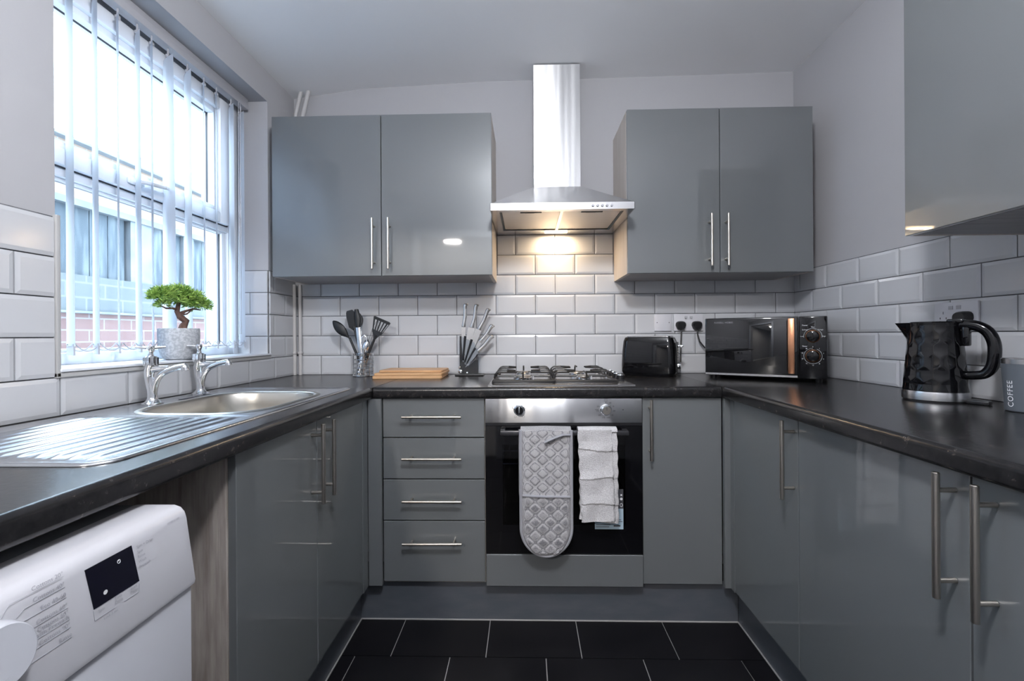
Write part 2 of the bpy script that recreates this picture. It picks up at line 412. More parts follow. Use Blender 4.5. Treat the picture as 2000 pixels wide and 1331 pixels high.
# odd rows joint at -.35, even rows (0,2,4) at -.25 : phase shifted by half a tile
b = MB(); tile_rows(b, Pr, YREAR+0.01, -0.008, [0, 1, 2, 3, 4], -0.35-0.2*9, pitch=0.2)
obj('tiled_splashback', b, 'tile', wall_right, smooth=0, label='white bevelled wall tiles')
obj('grout', MB().box(XR-0.0012, XR, YREAR+0.01, 0, WT-0.03, ROWS[5]+0.002), 'grout', wall_right, smooth=0)
Pl = lambda u, z, n: (0.001+n, u, z)
b = MB()
tile_rows(b, Pl, YREAR+0.01, -0.008, [0], -0.104-0.2*9, pitch=0.2)
tile_rows(b, Pl, WIN1, -0.008, [1, 2, 3, 4], -0.108-0.2*9, pitch=0.2)
tile_rows(b, Pl, YREAR+0.01, WIN0-0.006, [1, 2, 3, 4], -0.108-0.2*9, pitch=0.2)
Pv = lambda u, z, n: (u, WIN1-0.001-n, z)     # reveal beside the window
tile_rows(b, Pv, -0.15, -0.001, [1, 2, 3, 4], -0.15+0.065, pitch=0.2)
obj('tiled_splashback', b, 'tile', wall_left, smooth=0, label='white bevelled wall tiles')
g = MB().box(0, 0.0012, YREAR+0.01, 0, WT-0.03, ROWS[1]+0.001).box(0, 0.0012, WIN1, 0, ROWS[1], ROWS[5]+0.002).box(0, 0.0012, YREAR+0.01, WIN0-0.003, ROWS[1], ROWS[5]+0.002)
g.box(-0.15, 0, WIN1-0.0012, WIN1, ROWS[1], ROWS[5]+0.002)
obj('grout', g, 'grout', wall_left, smooth=0)
g = MB().box(-0.004, 0.011, WIN0-0.007, WIN0+0.004, ROWS[1], ROWS[5]+0.006, 0.002).box(0, 0.011, WIN0-0.007, WIN1+0.003, ROWS[1]-0.001, ROWS[1]+0.012, 0.002)
obj('edge_trim', g, 'trim', wall_left)

# ------------------------------------------------------------------ window and sill
win = bpy.data.objects.new('window_1', None); COL.objects.link(win); win.location = (-0.17, -0.76, 1.03); win['kind'] = 'structure'
def frame(mb, x0, x1, y0, y1, z0, z1, t, tb=None, tt=None, b=0.004):
    tb = tb or t; tt = tt or t
    mb.box(x0, x1, y0, y0+t, z0, z1, b); mb.box(x0, x1, y1-t, y1, z0, z1, b)
    mb.box(x0, x1, y0+t, y1-t, z0, z0+tb, b); mb.box(x0, x1, y0+t, y1-t, z1-tt, z1, b)
WY0, WY1 = -1.34, -0.249
b = MB(); frame(b, -0.215, -0.145, WY0, WY1, 1.03, 2.198, 0.062, 0.036, 0.045)
b.box(-0.215, -0.147, WY0+0.06, WY1-0.06, 1.575, 1.635, 0.004)
b.box(-0.150, -0.140, WY1-0.035, WY1, 1.03, 2.198, 0.003)
obj('window_frame', b, 'upvc', win)
b = MB(); frame(b, -0.205, -0.125, WY0+0.05, -0.325, 1.603, 2.150, 0.062, 0.050, 0.055, 0.008)
frame(b, -0.200, -0.140, WY0+0.105, -0.380, 1.650, 2.098, 0.028, 0.026, 0.026, 0.006)
obj('opening_sash', b, 'upvc', win)
b = MB(); frame(b, -0.175, -0.158, WY0+0.060, WY1-0.060, 1.063, 1.578, 0.026, 0.014, 0.012, 0.003)
obj('glazing_bead', b, 'upvc', win)
b = MB(); frame(b, -0.178, -0.168, WY0+0.084, WY1-0.084, 1.075, 1.5685, 0.0022, b=0); frame(b, -0.178, -0.168, WY0+0.131, -0.406, 1.674, 2.074, 0.0022, b=0)
frame(b, -0.200, -0.140, WY0+0.040, -0.322, 1.600, 2.154, 0.0025, b=0)
obj('gasket', b, 'gasket', win, smooth=0)
b = MB().box(-0.178, -0.174, WY0+0.085, WY1-0.085, 1.076, 1.568); obj('glass', b, 'glass', win, smooth=0)
b = MB().box(-0.178, -0.174, WY0+0.132, -0.408, 1.676, 2.073); obj('glass', b, 'glass', win, smooth=0)
b = MB().box(-0.125, -0.112, -0.86, -0.80, 1.622, 1.642, 0.004).tube([(-0.112, -0.835, 1.632), (-0.098, -0.835, 1.632), (-0.09, -0.82, 1.634), (-0.088, -0.755, 1.640), (-0.090, -0.725, 1.643)], [0.008, 0.008, 0.008, 0.007, 0.006], 10)
obj('sash_handle', b, 'upvc', win)
obj('keyhole', MB().ball((-0.086, -0.745, 1.641), (0.004, 0.006, 0.006), 10), 'steel_rough', win)
b = MB().box(-0.150, 0.016, WIN0+0.001, WIN1-0.001, 1.0215, 1.0305, 0.003)
struct('trim_2', b, 'upvc')        # window board

# vertical blind -------------------------------------------------------
bl = thing('vertical_blind', 'white vertical blind hanging open in front of the window', 'blind', (-0.092, -0.75, 2.15))
b = MB().box(-0.110, -0.074, WIN0+0.01, WIN1-0.02, 2.150, 2.178, 0.004).box(-0.106, -0.078, WIN0+0.01, WIN1-0.02, 2.172, 2.2, 0.002)
obj('headrail', b, 'white_plastic', bl)
b = MB()
YS = [-1.081, -1.004, -0.925, -0.852, -0.793, -0.721, -0.626, -0.536, -0.462, -0.368, -0.300]
DEL = [11, 9, 2, 10, 3, 24, 15, 2, 2, 14, 17]
CX, CY = 1.1916, -2.3423
for y, dlt in zip(YS, DEL):
    va = math.atan2(y-CY, -0.092-CX)          # blade angle chosen slat by slat
    a = va + math.radians(dlt)
    d = Vector((math.cos(a), math.sin(a), 0)); hw = 0.0445
    s = MB(); n = 8; pts = []
    tw = math.radians(random.uniform(-3, 3)) if dlt < 20 else math.radians(-9)
    nr = Vector((-d.y, d.x, 0))
    rows_ = []
    for k in range(13):
        z = 1.085 + (2.118-1.085)*k/12; aa = a + tw*(k/12-0.5); dd = Vector((math.cos(aa), math.sin(aa), 0)); nn = Vector((-dd.y, dd.x, 0))
        rows_.append([(Vector((-0.092, y, z)) + dd*(hw*(2*i/n-1)) + nn*0.0035*(1-(2*i/n-1)**2)) for i in range(n+1)])
    vs = [tuple(p) for r in rows_ for p in r]; fs = []
    for k in range(12):
        for i in range(n): o_ = k*(n+1)+i; fs.append((o_, o_+1, o_+n+2, o_+n+1))
    s.add(vs, fs)
    so = obj('slat', s, 'slat', bl)
    wb = MB(); q = Vector((-0.092, y, 0)); A = q - d*0.038; B = q + d*0.038
    wb.loft([[(A + nr*sx_).to_tuple()[:2] + (z,) for sx_, z in ((-0.002, 1.060), (0.002, 1.060), (0.002, 1.092), (-0.002, 1.092))],
             [(B + nr*sx_).to_tuple()[:2] + (z,) for sx_, z in ((-0.002, 1.060), (0.002, 1.060), (0.002, 1.092), (-0.002, 1.092))]])
    obj('bottom_weight', wb, 'white_plastic', bl)
    hb = MB().box(-0.097, -0.087, y-0.007, y+0.007, 2.118, 2.128, 0.002).cyl((-0.092, y, 2.125), (-0.092, y, 2.152), 0.003, n=8)
    obj('carrier', hb, 'white_plastic', bl)
b = MB()
for side in (-0.012, 0.012):
    for y0, y1 in zip(YS, YS[1:]):
        pts = [(-0.092+side, y0+(y1-y0)*t, 1.092 - 0.022*4*t*(1-t)) for t in [i/8 for i in range(9)]]
        b.tube(pts, 0.0016, 5)
obj('bead_chain', b, 'white_plastic', bl)
b = MB()
for dy in (0, 0.012): b.tube([(-0.07, -0.350+dy, 2.15), (-0.07, -0.350+dy, 1.6), (-0.07, -0.350+dy, 1.12)], 0.0013, 5)
obj('pull_cord', b, 'white_plastic', bl)

# ------------------------------------------------------------------ worktops
def slab(mb, axis, a, c, back, front, z0=0.868, z1=WT, r=0.013):
    """postformed slab with a rounded nose at 'front'"""
    s = 1 if front > back else -1
    poly = [(back, z0), (front - s*0.012, z0)]
    for k in range(5):
        t = -PI/2*0.7 + (PI/2*0.7)*k/4; poly.append((front - s*0.010 + s*0.010*math.cos(t), z0+0.010+0.010*math.sin(t)))
    for k in range(7):
        t = PI/2*k/6; poly.append((front - s*r + s*r*math.cos(t), z1-r+r*math.sin(t)))
    poly.append((back, z1))
    mb.prism(poly, axis, a, c)
b = MB()
BX0, BX1, BY0, BY1 = 0.135, 0.495, -1.20, -0.735
slab(b, 'Y', -0.608, BY1, 0.002, 0.605); b.box(0.002, 0.604, -0.002, -0.608, 0.868, WT)
b.box(0.002, BX0, BY0, BY1, 0.868, WT); slab(b, 'Y', BY0, BY1, BX1, 0.605); slab(b, 'Y', -2.45, BY0, 0.002, 0.605)
tag(obj('worktop', b, 'worktop'), 'black speckled worktop under the window with the steel sink set in it', 'worktop')
b = MB(); slab(b, 'X', 0.6065, 1.924, -0.002, -0.605)
tag(obj('worktop', b, 'worktop'), 'black speckled worktop along the back wall carrying the gas hob', 'worktop')
b = MB(); slab(b, 'Y', -0.608, -2.45, XR-0.002, 1.925); b.box(1.926, XR-0.002, -0.002, -0.608, 0.868, WT)
tag(obj('worktop', b, 'worktop'), 'black speckled worktop on the right carrying microwave and kettle', 'worktop')

# ------------------------------------------------------------------ cabinet parts
def bar_handle(parent, p0, p1, out, r=0.006, inset=0.032, post=0.034, m='steel_rough'):
    """straight bar from p0 to p1 standing off along -out"""
    p0, p1, out = Vector(p0), Vector(p1), Vector(out); d = (p1-p0).normalized()
    b = MB(); b.tube([p0, p0+d*0.001, p1-d*0.001, p1], [r*0.8, r, r, r*0.8], 14)
    for q in (p0+d*inset, p1-d*inset): b.cyl(q, q+out*post, 0.0045, n=10)
    return obj('handle', b, m, parent)
def door(parent, x0, x1, y0, y1, z0, z1, name='door'):
    b = MB().box(x0, x1, y0, y1, z0, z1, 0.0012, seg=1)
    return obj(name, b, 'gloss', parent)
ZB, ZT = 0.158, 0.866

# left run: sink cabinet
c = thing('sink_cabinet', 'grey gloss double door cabinet under the sink beside the washing machine', 'cabinet', (0.3, -1.03, 0.15))
obj('carcass', MB().box(0.03, 0.565, -0.66, -0.675, 0.15, 0.866).box(0.03, 0.565, -0.675, -1.385, 0.15, 0.168).box(0.03, 0.045, -0.675, -1.385, 0.168, 0.60), 'carcass', c)
obj('end_panel', MB().box(0.02, 0.566, -1.387, -1.405, 0.0, 0.8665), 'oak', c, label='grey oak effect end panel')
d = door(c, 0.567, FXL, -1.400, -1.032, ZB, ZT); bar_handle(d, (0.620, -1.065, 0.637), (0.620, -1.065, 0.862), (-1, 0, 0))
d = door(c, 0.567, FXL, -1.029, -0.662, ZB, ZT); bar_handle(d, (0.620, -0.993, 0.637), (0.620, -0.993, 0.862), (-1, 0, 0))

def post(label, x0, x1, y0, y1, *more):
    b = MB().box(x0, x1, y0, y1, 0.152, 0.867, 0.001, seg=1)
    if more: b.box(*more, 0.152, 0.867, 0.001, seg=1)
    return tag(obj('corner_post', b, 'gloss'), label, 'filler panel')
post('narrow grey corner filler strip between sink cabinet and drawer unit', 0.5675, 0.585, -0.658, -0.606)
post('grey upright filler strip left of the four drawers', 0.5855, 0.6368, -0.586, -0.604)
post('grey upright filler strip right of the narrow door beside the oven', 1.9335, 1.9725, -0.586, -0.604, 1.955, 1.9725, -0.6042, -0.6345)
# back run: drawers
c = thing('drawer_unit', 'grey gloss unit of four drawers left of the oven', 'drawer unit', (0.835, -0.3, 0.15))
obj('carcass', MB().box(0.637, 0.653, -0.03, -0.566, 0.15, 0.866).box(1.016, 1.032, -0.03, -0.566, 0.15, 0.866).box(0.653, 1.016, -0.03, -0.566, 0.15, 0.166).box(0.653, 1.016, -0.55, -0.56, 0.166, 0.866), 'carcass', c)
zs = [0.870, 0.716, 0.556, 0.396, 0.160]
hz = [0.800, 0.641, 0.480, 0.319]
for k in range(4):
    d = obj('drawer', MB().box(0.6385, 1.0305, -0.568, -0.586, zs[k+1]+0.0015, zs[k]-0.003, 0.0012, seg=1), 'gloss', c)
    bar_handle(d, (0.719, -0.621, hz[k]), (0.946, -0.621, hz[k] + (0.002 if k == 3 else 0)), (0, 1, 0), r=0.0055)
# oven housing
c = thing('oven_housing_unit', 'grey gloss fascia of the housing under the built-in oven', 'cabinet', (1.333, -0.3, 0.15))
obj('carcass', MB().box(1.036, 1.040, -0.03, -0.560, 0.15, 0.866).box(1.626, 1.630, -0.03, -0.560, 0.15, 0.866).box(1.04, 1.626, -0.03, -0.555, 0.15, 0.166), 'carcass', c)
obj('filler_panel', MB().box(1.036, 1.630, -0.576, -0.598, 0.152, 0.272, 0.0012, seg=1), 'gloss', c)
# narrow cupboard
c = thing('narrow_cabinet', 'grey gloss single door cabinet right of the oven', 'cabinet', (1.78, -0.3, 0.15))
obj('carcass', MB().box(1.634, 1.650, -0.03, -0.566, 0.15, 0.866).box(1.914, 1.930, -0.03, -0.566, 0.15, 0.866).box(1.65, 1.914, -0.03, -0.566, 0.15, 0.166), 'carcass', c)
d = door(c, 1.6335, 1.9305, -0.568, -0.586, ZB, ZT); bar_handle(d, (1.6585, -0.621, 0.635), (1.6585, -0.621, 0.862), (0, 1, 0))
# right run
def right_unit(label, y0, y1, hy, grp=None):
    c = thing('base_cabinet', label, 'cabinet', (2.25, (y0+y1)/2, 0.15))
    obj('carcass', MB().box(1.975, 2.50, y0-0.003, y0-0.019, 0.15, 0.866).box(1.975, 2.50, y1+0.003, y1+0.019, 0.15, 0.866).box(1.975, 2.50, y0-0.019, y1+0.019, 0.15, 0.166), 'carcass', c)
    d = door(c, FXR, 1.973, y0-0.0015, y1+0.0015, ZB, ZT)
    bar_handle(d, (1.920, hy, 0.635), (1.920, hy, 0.860), (1, 0, 0))
right_unit('blue-grey gloss base cabinet in the right corner, farthest of the right run', -0.636, -1.033, -1.014)
right_unit('wide blue-grey gloss base cabinet below the kettle, handle on its near edge', -1.034, -1.533, -1.506)
right_unit('blue-grey gloss base cabinet nearest on the right, handle on its far edge', -1.534, -2.033, -1.577)
right_unit('grey gloss base cabinet past the right edge of the picture', -2.034, -2.440, -2.41)
# plinths
def plinth(label, *a): tag(obj('plinth', MB().box(*a), 'matt_grey'), label, 'plinth')
plinth('grey plinth board below the oven and drawers, along the back', 0.5265, 1.9995, -0.545, -0.561, 0.001, 0.149)
plinth('grey plinth board running under the sink cabinet doors', 0.525, 0.541, -0.5625, -1.385, 0.001, 0.149)
plinth('grey plinth board running under the right hand base cabinets', 2.0005, 2.0165, -0.5625, -2.44, 0.001, 0.149)

struct('trim_3', MB().box(0.5415, 1.9995, -0.5612, -0.5655, -0.002, 0.004, 0.001).box(0.5412, 0.5455, -0.5656, -2.3, -0.002, 0.004, 0.001).box(1.996, 2.0003, -0.5656, -2.44, -0.002, 0.004, 0.001), 'floor_grout')   # sealant bead

# ------------------------------------------------------------------ wall cabinets
def wall_unit(label, x0, x1, z0, z1, split, handles, dz=0.0):
    c = thing('wall_cabinet', label, 'wall cabinet', ((x0+x1)/2, -0.15, z0))
    obj('carcass', MB().box(x0, x0+0.016, -0.002, -0.300, z0, z1).box(x1-0.016, x1, -0.002, -0.300, z0, z1).box(x0+0.016, x1-0.016, -0.002, -0.300, z1-0.016, z1).box(x0+0.016, x1-0.016, -0.010, -0.020, z0+0.016, z1-0.016), 'carcass', c)
    obj('underside', MB().box(x0+0.0165, x1-0.0165, -0.002, -0.299, z0, z0+0.0155), 'underside', c)
    for (a, e, hx) in ((x0, split-0.0015, handles[0]), (split+0.0015, x1, handles[1])):
        d = door(c, a, e, -0.302, -0.320, z0, z1)
        bar_handle(d, (hx, -0.355, z0+0.025), (hx, -0.355, z0+0.250), (0, 1, 0), r=0.0058)
wall_unit('blue-grey gloss double door wall cabinet left of the cooker hood', 0.061, 1.045, 1.376, 2.092, 0.553, (0.5215, 0.592))
wall_unit('dark grey gloss double door wall cabinet right of the cooker hood', 1.641, 2.442, 1.376, 2.094, 2.042, (1.993, 2.064))
c = thing('wall_cabinet', 'grey gloss wall cabinet on the right wall above the kettle', 'wall cabinet', (2.38, -1.4, 1.37))
obj('carcass', MB().box(2.245, XR-0.008, -1.068, -1.084, 1.371, 2.091).box(2.245, XR-0.008, -1.852, -1.868, 1.371, 2.091).box(2.245, XR-0.008, -1.084, -1.852, 2.075, 2.091), 'carcass', c)
obj('underside', MB().box(2.245, XR-0.008, -1.0845, -1.8515, 1.371, 1.387), 'underside', c)
for a, e in ((-1.067, -1.4665), (-1.4685, -1.868)):
    d = door(c, 2.225, 2.243, a, e, 1.371, 2.091)
    hy = -1.437 if a > -1.2 else -1.50
    bar_handle(d, (2.190, hy, 1.395), (2.190, hy, 1.62), (1, 0, 0))

# ------------------------------------------------------------------ cooker hood
mc = mat('chimney_steel', (0.62, 0.62, 0.63), 0.30, 1.0, bump=(5, (2.0, 1, 0.10), 0.25, 0.010)); mc.node_tree.nodes['Principled BSDF'].inputs['Anisotropic'].default_value = 0.92
tn = mc.node_tree.nodes.new('ShaderNodeCombineXYZ'); tn.inputs[2].default_value = 1.0
mc.node_tree.links.new(tn.outputs[0], mc.node_tree.nodes['Principled BSDF'].inputs['Tangent'])
h = thing('cooker_hood', 'stainless steel chimney cooker hood with lit lamp above the hob', 'cooker hood', (1.345, -0.2, 1.62))
HX0, HX1, HY = 1.0495, 1.6365, -0.475
zt = 2.404
b = MB().box(1.2365, 1.2375, -0.004, -0.139, 1.815, zt).box(1.4575, 1.4585, -0.004, -0.139, 1.815, zt).box(1.2365, 1.4585, -0.139, -0.141, 1.815, zt)
obj('chimney', b, mc, h)
b = MB()
lo = [(HX0, -0.004, 1.645), (HX1, -0.004, 1.645), (HX1, HY, 1.645), (HX0, HY, 1.645)]
hi = [(1.234, -0.004, 1.817), (1.461, -0.004, 1.817), (1.461, -0.143, 1.817), (1.234, -0.143, 1.817)]
b.loft([lo, hi], caps=(False, False))
obj('canopy', b, mc, h, smooth=0)
b = MB().box(HX0, HX1, HY, HY+0.002, 1.618, 1.646).box(HX0, HX0+0.002, HY, -0.004, 1.618, 1.646).box(HX1-0.002, HX1, HY, -0.004, 1.618, 1.646)
b.box(HX0+0.002, HX1-0.002, HY+0.002, HY+0.034, 1.6185, 1.620).box(HX0+0.002, HX0+0.036, HY+0.034, -0.1, 1.6185, 1.620).box(HX1-0.036, HX1-0.002, HY+0.034, -0.1, 1.6185, 1.620)
b.box(HX0+0.002, HX1-0.002, -0.10, -0.004, 1.6185, 1.620)
obj('rim', b, 'steel', h, smooth=0)
M['filter'] = mat('aluminium_mesh', (0.62, 0.58, 0.55), 0.42, 0.9, bump=(420, (1, 1, 1), 0.6, 0.001))
for a, e in ((HX0+0.046, 1.338), (1.352, HX1-0.046)):
    f = obj('grease_filter', MB().box(a, e, HY+0.042, -0.105, 1.6235, 1.627), 'filter', h, smooth=0)
    mx = (a+e)/2
    obj('filter_latch', MB().box(mx-0.045, mx+0.045, HY+0.050, HY+0.062, 1.6195, 1.6234, 0.001).box(mx-0.025, mx+0.015, HY+0.048, HY+0.060, 1.6185, 1.6194), 'black', f)
obj('filter_divider', MB().box(1.3385, 1.3515, HY+0.036, -0.102, 1.6195, 1.626), 'steel', h)
g = MB().box(HX0+0.037, HX0+0.045, HY+0.035, -0.102, 1.6195, 1.626).box(HX1-0.045, HX1-0.037, HY+0.035, -0.102, 1.6195, 1.626).box(HX0+0.045, HX1-0.045, HY+0.035, HY+0.041, 1.6205, 1.626)
obj('filter_surround', g, mat('blue_film_edge', (0.02, 0.05, 0.08), 0.4), h, smooth=0)
for k in range(5):
    x = 1.467 + k*0.0190
    obj('push_button', MB().lathe([(0.0055, 0), (0.0055, 0.004), (0.0045, 0.006)], (x, HY, 1.632), 14, 'Y'), 'chrome', h)
obj('lamp_lens', MB().box(1.29, 1.40, -0.050, -0.085, 1.6145, 1.6184, 0.001), mat('lit_hood_lamp', (1, 0.8, 0.5), 0.3, emit=((1.0, 0.72, 0.42), 11)), h)
sp = bpy.data.lights.new('hood_lamp_light', 'AREA'); sp.shape = 'RECTANGLE'; sp.size = 0.10; sp.size_y = 0.03; sp.energy = 1.15; sp.color = (1.0, 0.74, 0.46)
so = bpy.data.objects.new('hood_lamp_light', sp); COL.objects.link(so); so.location = (1.345, -0.068, 1.612)

# ------------------------------------------------------------------ built-in oven
ov = thing('built_in_oven', 'built-in oven with steel control panel and black glass door', 'oven', (1.333, -0.3, 0.27))
OX0, OX1 = 1.0355, 1.6295
obj('control_panel', MB().box(OX0, OX1, -0.575, -0.596, 0.7735, 0.866, 0.0015), mc, ov)
b = MB().box(OX0, OX1, -0.40, -0.594, 0.763, 0.7735)
obj('vent_gap', b, 'black', ov)
# cavity
b = MB().box(1.08, 1.585, -0.16, -0.155, 0.31, 0.74).box(1.08, 1.085, -0.16, -0.57, 0.31, 0.74).box(1.58, 1.585, -0.16, -0.57, 0.31, 0.74).box(1.08, 1.585, -0.16, -0.57, 0.305, 0.31).box(1.08, 1.585, -0.16, -0.57, 0.74, 0.745)
obj('oven_cavity', b, 'enamel_dark', ov, smooth=0)
for x in (1.092, 1.573):
    b = MB().cyl((x, -0.56, 0.42), (x, -0.56, 0.68), 0.003, n=8)
    for z in (0.655, 0.60, 0.55, 0.50): b.cyl((x, -0.18, z), (x, -0.56, z), 0.003, n=8)
    obj('shelf_rail', b, 'chrome', ov)
b = MB()
for z in (0.655, 0.605):
    b.tube([(1.10, -0.55, z), (1.565, -0.55, z), (1.565, -0.19, z), (1.10, -0.19, z)], 0.003, 6, closed=True)
    for k in range(14): b.cyl((1.125+k*0.032, -0.55, z), (1.125+k*0.032, -0.19, z), 0.0018, n=6)
obj('wire_shelf', b, 'chrome', ov)
dr = obj('oven_door', MB().box(OX0, 1.10, -0.574, -0.596, 0.276, 0.762).box(1.565, OX1, -0.574, -0.596, 0.276, 0.762).box(1.10, 1.565, -0.574, -0.596, 0.276, 0.385).box(1.10, 1.565, -0.574, -0.596, 0.690, 0.762), 'black_gloss', ov, smooth=0)
obj('door_glass', MB().box(1.10, 1.565, -0.590, -0.5955, 0.385, 0.690), 'oven_glass', dr, smooth=0, label='smoked glass pane')
b = MB().box(1.094, 1.570, -0.622, -0.642, 0.735, 0.752, 0.003).box(1.094, 1.112, -0.597, -0.623, 0.735, 0.752, 0.002).box(1.552, 1.570, -0.597, -0.623, 0.735, 0.752, 0.002)
obj('door_handle', b, mat('dark_handle_metal', (0.10, 0.10, 0.11), 0.3, 0.8), dr)
lb = MB().box(1.449, 1.5565, -0.5962, -0.5968, 0.370, 0.418)
lb2 = obj('energy_label', MB().box(1.449, 1.5565, -0.5962, -0.5968, 0.370, 0.448).box(1.449, 1.5565, -0.5962, -0.5968, 0.448, 0.522, mi=1), ['label_blue', 'print_dark'], dr, smooth=0)
b = MB()
for z, l in ((0.405, 0.095), (0.398, 0.10), (0.386, 0.055), (0.378, 0.05)): b.box(1.453, 1.453+l, -0.5970, -0.5972, z, z+0.0022)
b.box(1.520, 1.545, -0.5970, -0.5972, 0.380, 0.386)
obj('label_print', b, 'print_dark', lb2, smooth=0)
obj('label_symbol', MB().box(1.546, 1.552, -0.5970, -0.5972, 0.497, 0.503).lathe([(0.005, 0), (0.005, 0.0003)], (1.549, -0.5968, 0.485), 12, 'Y').tube([(1.549+0.005*math.cos(t*PI/6), -0.5972, 0.462+0.006*math.sin(t*PI/6)) for t in range(12)], 0.0009, 5, closed=True), 'print_white', lb2, smooth=0)
for x, ms in ((1.165, 0), (1.493, 1)):
    k = obj('control_knob', MB().lathe([(0.0215, 0), (0.0215, 0.004), (0.0185, 0.006), (0.0180, 0.020), (0.0165, 0.022)], (x, -0.596, 0.823), 28, 'Y'), 'chrome', ov)
    if ms == 0: obj('knob_face', MB().lathe([(0.0155, 0), (0.0150, 0.0012)], (x, -0.618, 0.823), 24, 'Y').box(x-0.0025, x+0.0025, -0.6195, -0.624, 0.809, 0.837, 0.001, mi=1), ['black_gloss', 'chrome'], k)
    else: obj('knob_face', MB().lathe([(0.0155, 0), (0.0150, 0.0012)], (x, -0.618, 0.823), 24, 'Y').box(x-0.001, x+0.001, -0.6192, -0.6198, 0.824, 0.837, mi=1), ['steel_rough', 'print_dark'], k)
b = MB(); xd, zd = (1, 0, 0), (0, 0, 1)
for i, t in enumerate(['50', '75', '100', '125', '150', '175', '200', '225', '250']):
    a = PI/2 - 2*PI*(i+1.0)/11
    b.text(t, 0.0075, (1.493+0.031*math.cos(a), -0.5968, 0.823+0.031*math.sin(a)-0.0025), xd, zd, 'CENTER')
b.text('max', 0.0075, (1.459, -0.5968, 0.8215), xd, zd, 'CENTER')
b.lathe([(0.0018, 0), (0.0018, 0.0003)], (1.493, -0.5965, 0.851), 10, 'Y')
b.box(1.487, 1.499, -0.5965, -0.5968, 0.856, 0.8568).box(1.487, 1.499, -0.5965, -0.5968, 0.863, 0.8638).box(1.487, 1.4877, -0.5965, -0.5968, 0.856, 0.8638).box(1.4983, 1.499, -0.5965, -0.5968, 0.856, 0.8638).box(1.490, 1.496, -0.5965, -0.5968, 0.8595, 0.8603)
obj('temperature_markings', b, 'print_dark', ov, smooth=0)
obj('indicator_light', MB().ball((1.558, -0.5965, 0.823), (0.0024, 0.001, 0.0024), 8), 'print_dark', ov)
for ax in (1.142, 1.188):
    obj('function_mark', MB().box(ax-0.004, ax+0.004, -0.5965, -0.5968, 0.835, 0.8357).box(ax-0.004, ax-0.0033, -0.5965, -0.5968, 0.828, 0.835).box(ax-0.0033, ax+0.003, -0.5965, -0.5968, 0.828, 0.8287), 'print_dark', ov, smooth=0)
for ax in (1.150, 1.181): obj('function_mark', MB().tube([(ax+0.004*math.cos(t), -0.5967, 0.797+0.004*math.sin(t)) for t in [k*PI/5 for k in range(10)]], 0.0004, 4, closed=True), 'print_dark', ov, smooth=0)
obj('function_mark', MB().box(1.159, 1.171, -0.5965, -0.5968, 0.851, 0.8517).box(1.159, 1.1597, -0.5965, -0.5968, 0.8517, 0.860).box(1.1703, 1.171, -0.5965, -0.5968, 0.8517, 0.860), 'print_dark', ov, smooth=0)

# ------------------------------------------------------------------ gas hob
hb = thing('gas_hob', 'four burner steel gas hob on the back worktop', 'hob', (1.33, -0.31, 0.91))
b = MB()
o_ = [(1.044, -0.566), (1.612, -0.566), (1.612, -0.062), (1.044, -0.062)]
q_ = [(1.060, -0.550), (1.596, -0.550), (1.596, -0.078), (1.060, -0.078)]
P3 = lambda ps, z: [(x, y, z) for x, y in ps]
b.loft([P3(o_, WT+0.0003), P3(o_, WT+0.004), P3(q_, WT+0.0075), P3([(1.07, -0.54), (1.586, -0.54), (1.586, -0.088), (1.07, -0.088)], WT+0.0055)])
obj('hob_plate', b, 'steel', hb, smooth=20)
for cx, cy, r in ((1.180, -0.415, 0.040), (1.178, -0.205, 0.030), (1.432, -0.415, 0.030), (1.428, -0.205, 0.036)):
    bn = obj('burner', MB().lathe([(r+0.006, 0.0056), (r+0.006, 0.008), (r, 0.010), (r, 0.021), (r-0.003, 0.023)], (cx, cy, WT), 28), 'chrome', hb)
    obj('burner_cap', MB().lathe([(r*0.80, 0.0232), (r*0.82, 0.026), (r*0.72, 0.030), (r*0.2, 0.031)], (cx, cy, WT), 28), 'steel_rough', bn)
    obj('igniter', MB().cyl((cx+r+0.002, cy-0.012, WT+0.009), (cx+r+0.002, cy-0.012, WT+0.026), 0.002, n=8), 'white_plastic', bn)
for gx0, gx1, bx in ((1.062, 1.302, 1.180), (1.308, 1.548, 1.430)):
    b = MB(); y0, y1 = -0.532, -0.098; z = WT+0.016; zt_ = WT+0.048
    b.tube([(gx0, y0, z), (gx1, y0, z), (gx1, y1, z), (gx0, y1, z)], 0.0058, 8, closed=True)
    b.box(gx0, gx1, y0-0.006, y0+0.004, WT+0.0075, WT+0.019, 0.002)
    for px_, py_ in ((gx0, y0), (gx1, y0), (gx0, y1), (gx1, y1)): b.cyl((px_, py_, WT+0.007), (px_, py_, z), 0.006, n=8)
    for cy in (-0.415, -0.205):
        for yy in (cy-0.050, cy+0.050):
            for sx_, gx in ((1, gx0), (-1, gx1)):
                b.tube([(gx, yy, z), (gx+sx_*0.003, yy, z+0.022), (gx+sx_*0.012, yy, zt_-0.003), (gx+sx_*0.020, yy, zt_), (gx+sx_*0.050, yy, zt_), (bx-sx_*0.035, cy+(yy-cy)*0.35, zt_)] , 0.0036, 8)
    for cy, yy in ((-0.415, y0), (-0.205, y1)):
        s_ = 1 if yy < cy else -1
        b.tube([(bx, yy, z), (bx, yy+s_*0.003, z+0.022), (bx, yy+s_*0.015, zt_), (bx, cy-s_*0.030, zt_)], 0.0036, 8)
    b.cyl((gx0, -0.31, z), (gx1, -0.31, z), 0.005, n=8)
    obj('pan_support', b, 'black_iron', hb)
